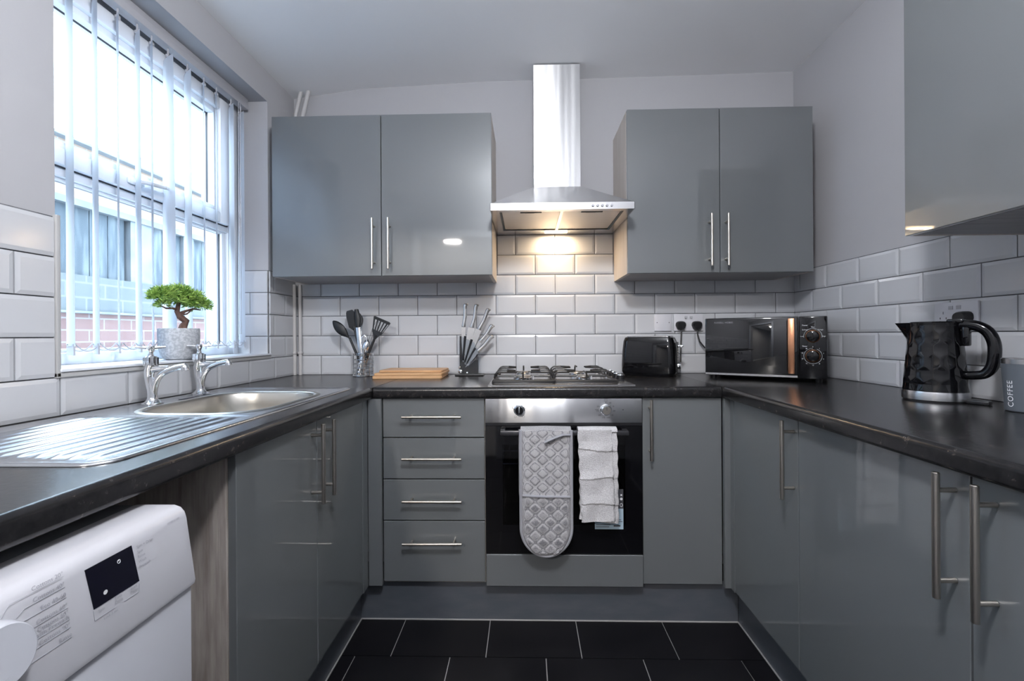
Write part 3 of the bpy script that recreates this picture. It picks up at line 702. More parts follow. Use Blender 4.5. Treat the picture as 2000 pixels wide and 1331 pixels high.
for k in range(4):
    y = -0.430 + k*0.078
    kn = obj('hob_knob', MB().lathe([(0.019, 0.006), (0.019, 0.009), (0.016, 0.012), (0.0155, 0.028), (0.014, 0.030)], (1.582, y, WT), 20), 'black', hb)
    obj('knob_cap', MB().lathe([(0.0135, 0.0301), (0.0130, 0.0315)], (1.582, y, WT), 20).box(1.580, 1.584, y-0.013, y+0.013, WT+0.0316, WT+0.035, 0.001), 'chrome', kn)

# ------------------------------------------------------------------ sink
sk = thing('sink', 'stainless steel sink with ribbed drainer set into the left worktop', 'sink', (0.29, -1.14, 0.91))
SX0, SX1, SY0, SY1 = 0.047, 0.538, -1.655, -0.620
def rrect(x0, x1, y0, y1, r, z, n=8):
    pts = []
    for cx, cy, a0 in ((x1-r, y1-r, 0), (x0+r, y1-r, PI/2), (x0+r, y0+r, PI), (x1-r, y0+r, 1.5*PI)):
        for k in range(n+1): a = a0+PI/2*k/n; pts.append((cx+r*math.cos(a), cy+r*math.sin(a), z))
    return pts
b = MB()
rings = [rrect(SX0, SX1, SY0, SY1, 0.045, WT+0.0003)]
for ins, dz, rr in ((0.0, 0.0025, 0.045), (0.003, 0.0048, 0.043), (0.008, 0.0052, 0.040), (0.013, 0.0042, 0.036), (0.018, 0.0025, 0.032), (0.024, 0.0022, 0.028)):
    rings.append(rrect(SX0+ins, SX1-ins, SY0+ins, SY1-ins, rr, WT+dz))
b.loft(rings, caps=(False, False))
# deck height field
KX0, KX1, KY0, KY1, KR = 0.145, 0.487, -1.190, -0.742, 0.11      # bowl outline
def in_rr(x, y, x0, x1, y0, y1, r):
    dx = max(x0+r-x, x-(x1-r), 0); dy = max(y0+r-y, y-(y1-r), 0); return x0 <= x <= x1 and y0 <= y <= y1 and math.hypot(dx, dy) <= r
def deck(x, y):
    z = 0.0022
    if -1.620 < y < -1.225 and 0.100 < x < 0.505:
        fade = min(1, max(0, (y+1.620)/0.025)) * min(1, max(0, (-1.225-y)/0.03))
        ph = (x-0.100)/0.0337
        z += 0.0042*max(0, math.sin(PI*ph*2))**0.8*fade if True else 0
    if in_rr(x, y, SX0+0.05, SX1-0.03, -1.635, -1.215, 0.02): z -= 0.0012
    return WT+z
nx, ny = 112, 200; idx = {}; vs = []; fs = []
gx = [SX0+0.020+(SX1-SX0-0.040)*i/nx for i in range(nx+1)]; gy = [SY0+0.020+(SY1-SY0-0.040)*j/ny for j in range(ny+1)]
keep = lambda x, y: in_rr(x, y, SX0+0.0199, SX1-0.0199, SY0+0.0199, SY1-0.0199, 0.030) and not in_rr(x, y, KX0+0.004, KX1-0.004, KY0+0.004, KY1-0.004, KR)
for i in range(nx):
    for j in range(ny):
        cx_, cy_ = (gx[i]+gx[i+1])/2, (gy[j]+gy[j+1])/2
        if keep(cx_, cy_):
            q = []
            for a, c_ in ((i, j), (i+1, j), (i+1, j+1), (i, j+1)):
                if (a, c_) not in idx: idx[(a, c_)] = len(vs); vs.append((gx[a], gy[c_], deck(gx[a], gy[c_])))
                q.append(idx[(a, c_)])
            fs.append(tuple(q))
b.add(vs, fs)
obj('drainer_top', b, 'sink_steel', sk, smooth=60)
b = MB(); rings = []
for ins, dz, rr in ((-0.016, 0.0026, 0.125), (-0.010, 0.0052, 0.120), (-0.004, 0.0052, 0.114), (0.0, 0.0025, 0.110), (0.003, -0.004, 0.108), (0.006, -0.04, 0.105), (0.010, -0.11, 0.10), (0.020, -0.138, 0.09), (0.045, -0.150, 0.07), (0.10, -0.153, 0.05)):
    rings.append(rrect(KX0+ins, KX1-ins, KY0+ins, KY1-ins, rr, WT+dz))
b.loft(rings, caps=(False, True))
obj('bowl', b, 'bowl_steel', sk, smooth=50)
obj('waste', MB().lathe([(0.042, -0.1525), (0.040, -0.1505), (0.025, -0.1515)], (0.316, -0.966, WT), 24), 'chrome', sk)
obj('overflow_slot', MB().box(0.10, 0.12, -0.93, -0.80, WT+0.0025, WT+0.0032, 0.0003), 'gasket', sk)

def tap(label, x, y, grp=None):
    t = thing('pillar_tap', label, 'tap', (x, y, WT+0.0025), 0.12)
    b = MB()
    b.lathe([(0.027, 0), (0.027, 0.003), (0.019, 0.007), (0.0135, 0.014), (0.0125, 0.020)], n=24)
    b.tube([(0, 0, 0.018), (-0.001, 0, 0.035), (-0.006, 0, 0.060), (-0.009, 0, 0.085), (-0.007, 0, 0.105), (-0.004, 0, 0.116)], [0.0125, 0.0115, 0.0115, 0.0125, 0.0155, 0.017], 18, curve=4)
    obj('tap_body', b, 'chrome', t, world=False)
    b = MB().tube([(0.002, 0, 0.022), (0.005, 0, 0.045), (0.012, 0, 0.068), (0.026, 0, 0.088), (0.048, 0, 0.100), (0.072, 0, 0.107), (0.092, 0, 0.110)], [0.0095, 0.0088, 0.0085, 0.0088, 0.0088, 0.0086, 0.0095], 16, curve=4)
    b.tube([(-0.002, 0, 0.104), (0.020, 0, 0.104), (0.045, 0, 0.106)], [0.013, 0.009, 0.006], 12)
    b.tube([(0.086, 0, 0.113), (0.0905, 0, 0.107), (0.093, 0, 0.097)], [0.009, 0.0105, 0.0105], 16)
    obj('spout', b, 'chrome', t, world=False)
    b = MB().lathe([(0.0165, 0.113), (0.0165, 0.138), (0.013, 0.141)], (-0.004, 0, 0), 20)
    for k in range(10):
        a = 2*PI*k/10; b.cyl((-0.004+0.0162*math.cos(a), 0.0162*math.sin(a), 0.116), (-0.004+0.0162*math.cos(a), 0.0162*math.sin(a), 0.137), 0.003, n=8)
    b.lathe([(0.0085, 0.140), (0.006, 0.150), (0.0085, 0.160), (0.012, 0.166), (0.009, 0.171)], (-0.004, 0, 0), 16)
    for k in range(4):
        a = PI/4*0.6 + PI/2*k; d = (math.cos(a), math.sin(a))
        b.tube([(-0.004+d[0]*0.004, d[1]*0.004, 0.165), (-0.004+d[0]*0.020, d[1]*0.020, 0.1665), (-0.004+d[0]*0.036, d[1]*0.036, 0.168)], [0.006, 0.0052, 0.0036], 10, flat=0.75)
    obj('cross_handle', b, 'chrome', t, world=False)
tap('chrome cross-head pillar tap nearer the drainer, in front of the pot', 0.090, -1.018)
tap('chrome cross-head pillar tap nearer the back corner, right of the pot', 0.070, -0.790)

# ------------------------------------------------------------------ washing machine
wm = thing('washing_machine', 'white washing machine under the left worktop beside the oak end panel', 'washing machine', (0.35, -1.93, 0))
WY_R, WY_L = -1.632, -2.232
obj('machine_body', MB().box(0.06, 0.615, WY_L, WY_R, 0.02, 0.806, 0.004), 'white_enamel', wm)
obj('worktop_lid', MB().box(0.05, 0.574, WY_L, WY_R, 0.808, 0.845, 0.004), mat('grey_lid', (0.16, 0.17, 0.18), 0.4), wm)
poly = [(0.5745, 0.722), (0.668, 0.722), (0.669, 0.728), (0.655, 0.825), (0.652, 0.835), (0.646, 0.842), (0.636, 0.8455), (0.5745, 0.8455)]
b = MB(); rings = []
for y, s_ in ((WY_R, 0.985), (WY_R-0.004, 0.995), (WY_R-0.010, 1.0), (WY_L+0.010, 1.0), (WY_L+0.004, 0.995), (WY_L, 0.985)):
    rings.append([(0.60+(x-0.60)*(1 if x < 0.6 else s_), y, 0.78+(z-0.78)*(s_ if z > 0.78 else 1)) for x, z in poly])
b.loft(rings)
obj('control_fascia', b, 'white_plastic', wm)
obj('front_panel', MB().box(0.616, 0.664, WY_L, WY_R, 0.04, 0.7195, 0.006), 'white_enamel', wm)
b = MB().lathe([(0.165, 0.6645), (0.165, 0.672), (0.155, 0.684), (0.135, 0.690), (0.11, 0.684)], (0, -1.93, 0.40), 48, 'X')
obj('porthole_door', b, 'white_plastic', wm)
obj('door_bowl_glass', MB().lathe([(0.1095, 0.684), (0.09, 0.676), (0.04, 0.672)], (0, -1.93, 0.40), 40, 'X'), 'black_gloss', wm)
# fascia plane frame: point on the sloping face
def FP(y, z, n=0.0006):
    t = (0.825-z)/(0.825-0.728); return (0.655+0.014*t+n, y, z)
wd = (-0.1428, 0, 0.9897)     # 'up' along the face
yd_ = (0, 1, 0)
b = MB(); b.add([FP(-1.800, 0.831-0.004), FP(-1.734, 0.827), FP(-1.730, 0.777), FP(-1.796, 0.777), FP(-1.800, 0.827, -0.001), FP(-1.734, 0.827, -0.001), FP(-1.730, 0.777, -0.001), FP(-1.796, 0.777, -0.001)], [(0, 1, 2, 3), (4, 5, 1, 0), (5, 6, 2, 1), (6, 7, 3, 2), (7, 4, 0, 3)])
ds = obj('display', b, 'display', wm, smooth=0)
b = MB().lathe([(0.0028, 0), (0.0028, 0.0003)], (0, 0, 0), 14, 'X'); b.xform(Matrix.Translation(FP(-1.779, 0.789, 0.0008)))
n0 = len(b.v); b.tube([FP(-1.7555+0.0022*math.cos(t), 0.816+0.0022*math.sin(t), 0.0009) for t in [k*PI/6 for k in range(12)]], 0.0004, 4, closed=True)
b.tube([FP(-1.7555, 0.816, 0.0009), FP(-1.7555, 0.8178, 0.0009)], 0.0004, 4)
for k_ in (0, 1):
    q_ = MB(); cut = n0
    vi = range(0, cut) if k_ == 0 else range(cut, len(b.v))
    q_.v = [b.v[i] for i in vi]; q_.f = [tuple(i-vi[0] for i in f) for f in b.f if (f[0] < cut) == (k_ == 0)]; q_.m = [0]*len(q_.f)
    obj('display_symbol', q_, 'print_white', ds, smooth=0)
# program dial
b = MB(); ky, kz = -1.905, 0.7930
b.lathe([(0.034, 0), (0.034, 0.002), (0.032, 0.012), (0.0305, 0.018), (0.029, 0.0192)], (0, 0, 0), 40, 'X')
b.box(0.0192, 0.0196, -0.003, 0.003, -0.028, -0.020, 0)
b.xform(Matrix.Translation(FP(ky, kz, 0.0)) @ Matrix.Rotation(-0.143, 4, 'Y'))
obj('program_dial', b, 'white_enamel', wm)
b = MB(); tz = [0.8345, 0.8225, 0.8105, 0.7985, 0.7905, 0.7850, 0.7760, 0.7650]
names = ['Cottons 20°', 'Cottons 40°', 'Eco 40-60', 'Cottons 60°', 'Cottons 60°', 'with Prewash', 'Cottons 90°', 'Rinse']
for t, z in zip(names, tz): b.text(t, 0.0068, FP(-1.8250, z, 0.0009), yd_, wd, 'RIGHT')
def ln(*ps): b.tube([FP(y, z, 0.0006) for y, z in ps], 0.00028, 4)
for pts_ in (((-1.8250, 0.8330), (-1.881, 0.8330), (-1.889, 0.8240)), ((-1.8250, 0.8210), (-1.868, 0.8210), (-1.876, 0.8160)), ((-1.8250, 0.8090), (-1.873, 0.8090)), ((-1.8250, 0.7970), (-1.866, 0.7970)), ((-1.8250, 0.7835), (-1.869, 0.7835)), ((-1.8250, 0.7745), (-1.868, 0.7745)), ((-1.8250, 0.7635), (-1.872, 0.7635), (-1.885, 0.7680))): ln(*pts_)
obj('printed_programs', b, 'print_grey', wm, smooth=0)
b = MB()
for t, z in (('Spin + Drain', 0.8235), ('Spin', 0.8165), ('Rinse', 0.8100), ('Wash', 0.8035), ('Prewash', 0.7970)):
    b.text(t, 0.0055, FP(-1.7275, z-0.004, 0.0009), yd_, wd, 'LEFT')
for t, y, z in (('Spin', -1.787, 0.770), ('Time', -1.763, 0.7725), ('Delay', -1.763, 0.7675), ('Start', -1.740, 0.7725), ('Pause', -1.740, 0.7675)):
    b.text(t, 0.0052, FP(y, z, 0.0009), yd_, wd, 'CENTER')
b.text('Lock 3 sec', 0.0046, FP(-1.776, 0.7585, 0.0009), yd_, wd, 'CENTER')
ln((-1.797, 0.776), (-1.797, 0.764), (-1.770, 0.764)); ln((-1.756, 0.764), (-1.733, 0.764), (-1.731, 0.774))
obj('printed_options', b, 'print_grey', wm, smooth=0)
obj('printed_model_mark', MB().text('WM8KG1400', 0.0042, FP(-1.672, 0.8290, 0.0009), yd_, wd, 'LEFT'), 'print_grey', wm, smooth=0)

# ------------------------------------------------------------------ bonsai in pot
pt = thing('bonsai_tree', 'small green bonsai in a round concrete pot on the window sill', 'plant', (-0.020, -0.770, 1.0308))
b = MB().lathe([(0.035, 0), (0.044, 0.003), (0.054, 0.018), (0.060, 0.046), (0.0615, 0.080), (0.061, 0.106), (0.0595, 0.1085), (0.056, 0.1085), (0.054, 0.102)], n=40, caps=(True, False))
obj('plant_pot', b, 'concrete', pt, world=False)
obj('soil', MB().lathe([(0.0545, 0.1015), (0.03, 0.105), (0.004, 0.107)], n=24, caps=(False, True)), 'soil', pt, world=False)
b = MB()
b.tube([(0.008, 0.004, 0.100), (0.010, 0.008, 0.118), (0.014, 0.014, 0.134), (0.004, 0.000, 0.150), (-0.002, -0.006, 0.168), (0.0, 0.0, 0.200), (0.002, 0.002, 0.222)], [0.015, 0.0125, 0.0115, 0.0105, 0.008, 0.006, 0.005], 10)
b.tube([(0.0, 0.0, 0.160), (0.006, 0.030, 0.172), (0.010, 0.058, 0.180), (0.012, 0.090, 0.178)], [0.006, 0.0045, 0.0035, 0.002], 8)
b.tube([(0.002, 0.006, 0.158), (0.008, 0.026, 0.160), (0.010, 0.044, 0.172)], [0.004, 0.003, 0.002], 8)
b.tube([(0.0, 0.0, 0.172), (-0.004, -0.024, 0.178), (-0.006, -0.050, 0.176), (-0.008, -0.070, 0.184)], [0.005, 0.0038, 0.003, 0.002], 8)
b.tube([(0.001, 0.001, 0.205), (-0.002, -0.030, 0.220), (-0.004, -0.060, 0.226)], [0.005, 0.0035, 0.002], 8)
b.tube([(0.001, 0.001, 0.210), (0.008, 0.034, 0.226), (0.010, 0.060, 0.228)], [0.005, 0.0035, 0.002], 8)
obj('trunk', b, 'bark', pt, world=False)
def foliage(pads, n_each, seed):
    rnd = random.Random(seed); b = MB()
    for (cx, cy, cz, rx, ry, rz, n) in pads:
        for _ in range(int(n*n_each)):
            a = rnd.uniform(0, 2*PI); t = rnd.uniform(-0.5, 1.0); rr = rnd.uniform(0.45, 1.0)
            s_ = math.sqrt(max(0, 1-t*t)); d = Vector((s_*math.cos(a), s_*math.sin(a), t))
            p = Vector((cx+rx*d.x*rr, cy+ry*d.y*rr, cz+rz*d.z*rr))
            o = (d + Vector((rnd.uniform(-.7, .7), rnd.uniform(-.7, .7), rnd.uniform(-.3, .9)))).normalized()
            L = rnd.uniform(0.010, 0.019); W = rnd.uniform(0.0013, 0.0023)
            s1 = o.cross(Vector((rnd.uniform(-1, 1), rnd.uniform(-1, 1), rnd.uniform(-1, 1)))).normalized()*W; s2 = o.cross(s1).normalized()*W*0.5
            b.add([p, p+o*L*0.5+s1, p+o*L, p+o*L*0.5-s1, p+o*L*0.5+s2], [(0, 1, 2), (0, 2, 3), (0, 4, 2)])
    return b
pads = [(-0.004, -0.056, 0.220, 0.034, 0.052, 0.026, 1.3), (0.0, 0.004, 0.230, 0.038, 0.050, 0.028, 1.3), (0.010, 0.050, 0.218, 0.036, 0.044, 0.026, 1.1),
        (0.012, 0.096, 0.194, 0.026, 0.038, 0.024, 0.8), (-0.006, -0.062, 0.186, 0.018, 0.026, 0.012, 0.25), (0.0, -0.082, 0.218, 0.020, 0.022, 0.018, 0.4), (0.012, 0.055, 0.192, 0.028, 0.034, 0.012, 0.5), (0.0, -0.02, 0.204, 0.028, 0.045, 0.016, 0.8), (0.004, 0.03, 0.205, 0.03, 0.045, 0.016, 0.7), (-0.002, -0.090, 0.212, 0.022, 0.026, 0.018, 0.5)]
obj('foliage', foliage(pads, 700, 3), 'leaf', pt, world=False, smooth=0)

# ------------------------------------------------------------------ pipes in the corner
def pipe(label, pts, r, clip=True):
    t = thing('pipe', label, 'pipe', pts[0]); obj('pipe_run', MB().tube(pts, r, 14), 'pipe', t)
    return t
pp = pipe('thin white painted pipe in the left corner, nearer the window', [(0.012, -0.030, WT+0.001), (0.012, -0.030, 1.373)], 0.0085)
obj('pipe_clip', MB().box(0.0075, 0.022, -0.045, -0.016, 1.018, 1.030, 0.003), 'pipe', pp)
pp = pipe('thin white painted pipe in the left corner, beside the tiled back wall', [(0.036, -0.020, WT+0.001), (0.036, -0.020, 1.373)], 0.0085)
obj('pipe_clip', MB().box(0.026, 0.047, -0.032, -0.008, 1.018, 1.030, 0.003), 'pipe', pp)
pipe('white painted pipe bending to the ceiling above the left wall cabinet', [(0.030, -0.045, 2.10), (0.032, -0.045, 2.235), (0.060, -0.045, 2.349)], 0.010)
pipe('straight white painted pipe slanting to the ceiling above the left wall cabinet', [(0.054, -0.060, 2.10), (0.070, -0.055, 2.21), (0.098, -0.045, 2.352)], 0.011)

# ------------------------------------------------------------------ sockets, plugs, leads
def plate(name, label, cat, P, wdt, items):
    """P(u, z, n) maps plate coordinates (centre) to the room"""
    t = thing(name, label, cat, P(0, 0, 0.0))
    def bx(u0, u1, z0, z1, n0, n1, bb=0.0015):
        b = MB().box(u0, u1, n0, n1, z0, z1, bb); b.v = [tuple(P(v[0], v[2], v[1])) for v in b.v]; return b
    obj('face_plate', bx(-wdt/2, wdt/2, -0.043, 0.043, 0.0005, 0.0085, 0.002), 'socket', t)
    for (nm, u0, u1, z0, z1, n1, m) in items: obj(nm, bx(u0, u1, z0, z1, 0.008, n1, 0.0), m, t)
    return t
PB = lambda cx, cz: (lambda u, z, n: (cx+u, -0.0075-n, cz+z))
plate('cooker_switch', 'single white wall plate with a round centre above the toaster', 'wall switch', PB(1.883, 1.166), 0.086,
      [('screw', -0.032, -0.028, -0.002, 0.002, 0.0092, 'print_dark'), ('screw', 0.028, 0.032, -0.002, 0.002, 0.0092, 'print_dark')])
plate('double_socket', 'double white wall socket with two black plugs above the toaster', 'socket', PB(2.010, 1.166), 0.146,
      [('rocker', -0.020, -0.006, 0.020, 0.031, 0.0105, 'white_plastic'), ('rocker', 0.006, 0.020, 0.020, 0.031, 0.0105, 'white_plastic'), ('indicator', -0.018, -0.010, 0.018, 0.0195, 0.0107, 'print_dark'), ('indicator', 0.010, 0.018, 0.018, 0.0195, 0.0107, 'print_dark')])
PRr = lambda cy, cz: (lambda u, z, n: (XR-0.0075-n, cy-u, cz+z))
plate('double_socket', 'double white wall socket on the right wall behind the kettle', 'socket', PRr(-0.878, 1.160), 0.146,
      [('rocker', -0.020, -0.006, 0.020, 0.031, 0.0105, 'white_plastic'), ('rocker', 0.006, 0.020, 0.020, 0.031, 0.0105, 'white_plastic'), ('pin_hole', -0.041, -0.039, 0.006, 0.014, 0.0088, 'print_dark'), ('pin_hole', -0.052, -0.049, -0.010, -0.004, 0.0088, 'print_dark'), ('pin_hole', -0.031, -0.028, -0.010, -0.004, 0.0088, 'print_dark')])
def plug(label, P, cable):
    t = thing('plug', label, 'plug', P(0, 0, 0.009))
    b = MB(); rings = []
    for n, s_ in ((0.0095, 1.0), (0.018, 1.0), (0.028, 0.93), (0.034, 0.78)):
        ring = []
        for k in range(24):
            a = 2*PI*k/24; u = 0.0245*s_*math.copysign(abs(math.cos(a))**0.7, math.cos(a)); z = 0.0225*s_*math.copysign(abs(math.sin(a))**0.7, math.sin(a))
            if z < 0: u *= 0.86
            ring.append(P(u, z, n))
        rings.append(ring)
    b.loft(rings); obj('plug_body', b, 'black', t)
    obj('cable', MB().tube(cable, 0.0036, 8), 'black', t)
Pp = PB(1.969, 1.150)
plug('black plug in the left half of the double socket, lead behind the toaster', Pp, [(1.969, -0.030, 1.130), (1.969, -0.030, 1.105), (1.965, -0.034, 1.06), (1.962, -0.036, 0.98), (1.955, -0.045, 0.925)])
Pp = PB(2.049, 1.150)
plug('black plug in the right half of the double socket, lead to the microwave', Pp, [(2.049, -0.030, 1.130), (2.050, -0.030, 1.105), (2.058, -0.034, 1.070), (2.080, -0.040, 1.040), (2.110, -0.036, 1.022), (2.135, -0.030, 1.01)])
Pp = PRr(-0.915, 1.150)
plug('black plug in the right wall socket with the kettle lead', Pp, [(2.512, -0.915, 1.130), (2.512, -0.915, 1.10), (2.515, -0.917, 1.00), (2.515, -0.93, 0.945), (2.50, -0.955, 0.922), (2.478, -0.965, 0.916)])

# ------------------------------------------------------------------ toaster
TA = math.radians(-25)
to = thing('toaster', 'black gloss two slice toaster between the hob and the microwave', 'toaster', (1.645, -0.128, WT), TA)
def tb_ring(z, ins, taper=0.0, r=0.030, n=6):
    return rrect(0.0+ins, 0.250-ins, 0.0+ins, 0.160-ins, max(0.006, r-ins*0.3), z, n)
b = MB(); b.loft([tb_ring(0.010, 0.006), tb_ring(0.020, 0.001), tb_ring(0.05, 0.0), tb_ring(0.12, 0.003), tb_ring(0.165, 0.008), tb_ring(0.182, 0.014), tb_ring(0.1865, 0.022)])
obj('housing', b, 'black_gloss', to, world=False)
obj('base', MB().loft([tb_ring(0.001, 0.012), tb_ring(0.0102, 0.004)]), 'black', to, world=False)
b = MB().loft([rrect(0.026, 0.224, 0.024, 0.136, 0.012, 0.1862), rrect(0.026, 0.224, 0.024, 0.136, 0.012, 0.1895)])
obj('top_trim', b, 'steel', to, world=False)
obj('bread_slot', MB().box(0.045, 0.205, 0.046, 0.072, 0.1890, 0.1900), 'black', to, world=False)
obj('bread_slot', MB().box(0.045, 0.205, 0.088, 0.114, 0.1890, 0.1900), 'black', to, world=False)
obj('end_panel', MB().box(0.2485, 0.2515, 0.040, 0.120, 0.020, 0.160, 0.001), 'black', to, world=False)
obj('lever', MB().box(0.2518, 0.278, 0.066, 0.096, 0.136, 0.146, 0.003), 'chrome', to, world=False)
obj('browning_dial', MB().lathe([(0.016, 0.2518), (0.016, 0.260), (0.013, 0.266)], (0, 0.080, 0.050), 20, 'X'), 'chrome', to, world=False)
for k in range(5): obj('control_button', MB().box(0.2518, 0.2540, 0.078, 0.084, 0.078+k*0.012, 0.083+k*0.012), 'steel_rough', to, world=False)

# ------------------------------------------------------------------ microwave (faces the room at an angle)
mwa = math.radians(-32.5)
mw = thing('microwave', 'black microwave with copper handle angled across the back right corner', 'microwave', (1.990, -0.279, WT), mwa)
W, D, H0, H1 = 0.450, 0.290, 0.016, 0.266
obj('casing', MB().box(0.0, W, 0.014, D, H0, H1, 0.004), 'black', mw, world=False)
obj('front_frame', MB().box(0.0, W, 0.002, 0.0138, H0, H1, 0.004), 'black_gloss', mw, world=False)
dr = obj('microwave_door', MB().box(0.002, 0.352, -0.012, 0.0015, H0+0.002, H1-0.002, 0.004), mat('mirror_black_glass', (0.006, 0.006, 0.007), 0.02, spec=0.75), mw, world=False)
b = MB().box(0.318, 0.342, -0.036, -0.026, 0.036, 0.258, 0.003).box(0.320, 0.340, -0.027, -0.0125, 0.040, 0.056, 0.002).box(0.320, 0.340, -0.027, -0.0125, 0.236, 0.254, 0.002)
obj('door_handle', b, 'copper', dr, world=False)
obj('lower_strip', MB().box(0.004, 0.350, -0.0128, -0.0121, H0+0.004, H0+0.012), 'steel', dr, world=False)
obj('door_lettering', MB().text('RUSSELL HOBBS', 0.0098, (0.040, -0.0127, 0.243), (1, 0, 0), (0, 0, 1), 'LEFT', font_scale=1.1), 'print_grey', dr, world=False, smooth=0)
cp = obj('control_panel', MB().box(0.356, W-0.002, -0.012, 0.0015, H0+0.002, H1-0.002, 0.003), 'black_gloss', mw, world=False)
mk = MB()
for zc, lab in ((0.186, ('Power', ['Low', 'Defrost', 'Med', 'M.High', 'High'])), (0.108, ('Timer', [str(v) for v in (0, 1, 3, 5, 8, 10, 15, 20, 25, 30)]))):
    k = obj('dial', MB().lathe([(0.0215, 0.0121), (0.0205, 0.026), (0.0175, 0.0275)], (0.402, 0, zc), 32, 'Y'), 'black_gloss', cp, world=False)
    obj('dial_ring', MB().lathe([(0.0245, 0.0121), (0.0250, 0.0175), (0.0235, 0.0185), (0.0215, 0.0175)], (0.402, 0, zc), 36, 'Y', caps=(True, False)), 'copper', k, world=False)
    pts = [(0.402+0.0305*math.cos(a), -0.0124, zc+0.0305*math.sin(a)) for a in [PI*(-0.05+1.1*i/20) if zc > 0.15 else PI*(0.5+(2*i/24)*0.93) for i in range(21 if zc > 0.15 else 25)]]
    mk.tube(pts, 0.0005, 4)
    n = len(lab[1])
    for i, t in enumerate(lab[1]):
        a = PI*(1.0-1.0*i/(n-1)) if n == 5 else PI/2-2*PI*i/(n+0.0)
        mk.text(t, 0.0062, (0.402+0.0365*math.cos(a), -0.0126, zc+0.0365*math.sin(a)-0.002), (1, 0, 0), (0, 0, 1), 'CENTER')
    mk.text(lab[0], 0.0072, (0.366, -0.0126, zc+0.0415 if n == 5 else zc+0.036), (1, 0, 0), (0, 0, 1), 'LEFT')
obj('panel_print', mk, 'print_white', cp, world=False, smooth=0)
for x, y in ((0.03, 0.03), (0.42, 0.03), (0.03, 0.25), (0.42, 0.25)): obj('foot', MB().lathe([(0.012, 0.0008), (0.014, 0.0158)], (x, y, 0), 14), 'black', mw, world=False)

# ------------------------------------------------------------------ kettle
kt = thing('kettle', 'black faceted gloss kettle with steel base ring on the right worktop', 'kettle', (2.385, -0.972, WT), math.radians(-60))
n, k_ = 120, 60; prof = lambda t: 0.0735 - 0.0165*t**1.25
rings = []
for j in range(k_+1):
    t = j/k_; z = 0.030+0.188*t; ring = []
    for i in range(n):
        a = 2*PI*i/n
        # staggered shallow hexagonal facets
        u = a/(2*PI)*12; v = t*5.5; dent = 1e9
        for rr in (math.floor(v)-1, math.floor(v), math.floor(v)+1):
            uu = (u+0.5*(rr % 2)) % 1-0.5; vv = v-rr-0.5
            dent = min(dent, uu*uu + vv*vv*0.80)
        dent = 0.0018*(1-min(1, dent/0.30))*min(1, (1-t)*10)*min(1, t*10)
        r = prof(t)-dent; ring.append((r*math.cos(a), r*math.sin(a), z))
    rings.append(ring)
b = MB().loft(rings, caps=(True, True)); obj('kettle_body', b, 'black_gloss', kt, world=False, smooth=75)
obj('base_ring', MB().lathe([(0.0735, 0.004), (0.0755, 0.006), (0.0755, 0.024), (0.074, 0.030), (0.070, 0.030)], n=48), 'steel', kt, world=False)
obj('power_base', MB().lathe([(0.072, 0.0), (0.072, 0.0038)], n=40).box(0.07, 0.118, -0.014, 0.014, 0.0006, 0.012, 0.003), 'black', kt, world=False)
obj('lid', MB().lathe([(0.0572, 0.2182), (0.0575, 0.226), (0.055, 0.2295), (0.02, 0.231)], n=40).box(0.03, 0.066, -0.015, 0.015, 0.2235, 0.236, 0.004), 'black_gloss', kt, world=False)
b = MB(); sp_ = []
for s_, z, wd_, dx in ((0, 0.150, 0.006, 0.058), (1, 0.180, 0.014, 0.066), (2, 0.205, 0.020, 0.079), (3, 0.2275, 0.022, 0.094)):
    sp_.append([(-0.045, -wd_*1.35, z), (-0.058, -wd_*1.3, z), (-dx, -wd_*0.25, z), (-dx-0.002, 0, z), (-dx, wd_*0.25, z), (-0.058, wd_*1.3, z), (-0.045, wd_*1.35, z)])
b.loft(sp_); obj('spout', b, 'black_gloss', kt, world=False)
b = MB().tube([(0.050, 0, 0.218), (0.066, 0, 0.220), (0.090, 0, 0.216), (0.112, 0, 0.200), (0.124, 0, 0.170), (0.125, 0, 0.135), (0.120, 0, 0.105), (0.106, 0, 0.085), (0.088, 0, 0.080), (0.066, 0, 0.078)], [0.011, 0.012, 0.0125, 0.0125, 0.0125, 0.0125, 0.012, 0.011, 0.0105, 0.010], 18, flat=1.15, curve=4)
b.box(0.060, 0.078, -0.010, 0.010, 0.160, 0.220, 0.004)
obj('handle', b, 'black_gloss', kt, world=False)

# ------------------------------------------------------------------ travel mug
mg = thing('travel_mug', 'grey metal coffee tumbler with silver rim right of the kettle', 'mug', (2.432, -1.168, WT), math.radians(-176))
obj('mug_body', MB().lathe([(0.033, 0.001), (0.0345, 0.003), (0.0375, 0.06), (0.041, 0.119)], n=48), 'grey_mug', mg, world=False)
obj('steel_rim', MB().lathe([(0.0412, 0.1192), (0.0415, 0.131), (0.040, 0.133), (0.0385, 0.133), (0.038, 0.110)], n=48, caps=(False, False)), 'steel', mg, world=False)
obj('mug_lid', MB().lathe([(0.0378, 0.126), (0.037, 0.129), (0.01, 0.129)], n=32), 'acrylic', mg, world=False)
b = MB().text('COFFEE', 0.0175, (0, 0, 0), (1, 0, 0), (0, 1, 0), 'LEFT', font_scale=1.12)
nv = []
for v in b.v:     # wrap the word, reading upward, round the side that faces the room
    z = 0.012+v[0]; r = 0.0347+0.0063*z/0.119+0.0008; a = math.radians(0) - (v[1]-0.006)/r; nv.append((r*math.cos(a), r*math.sin(a), z))
b.v = nv
obj('lettering', b, 'print_white', mg, world=False, smooth=0)

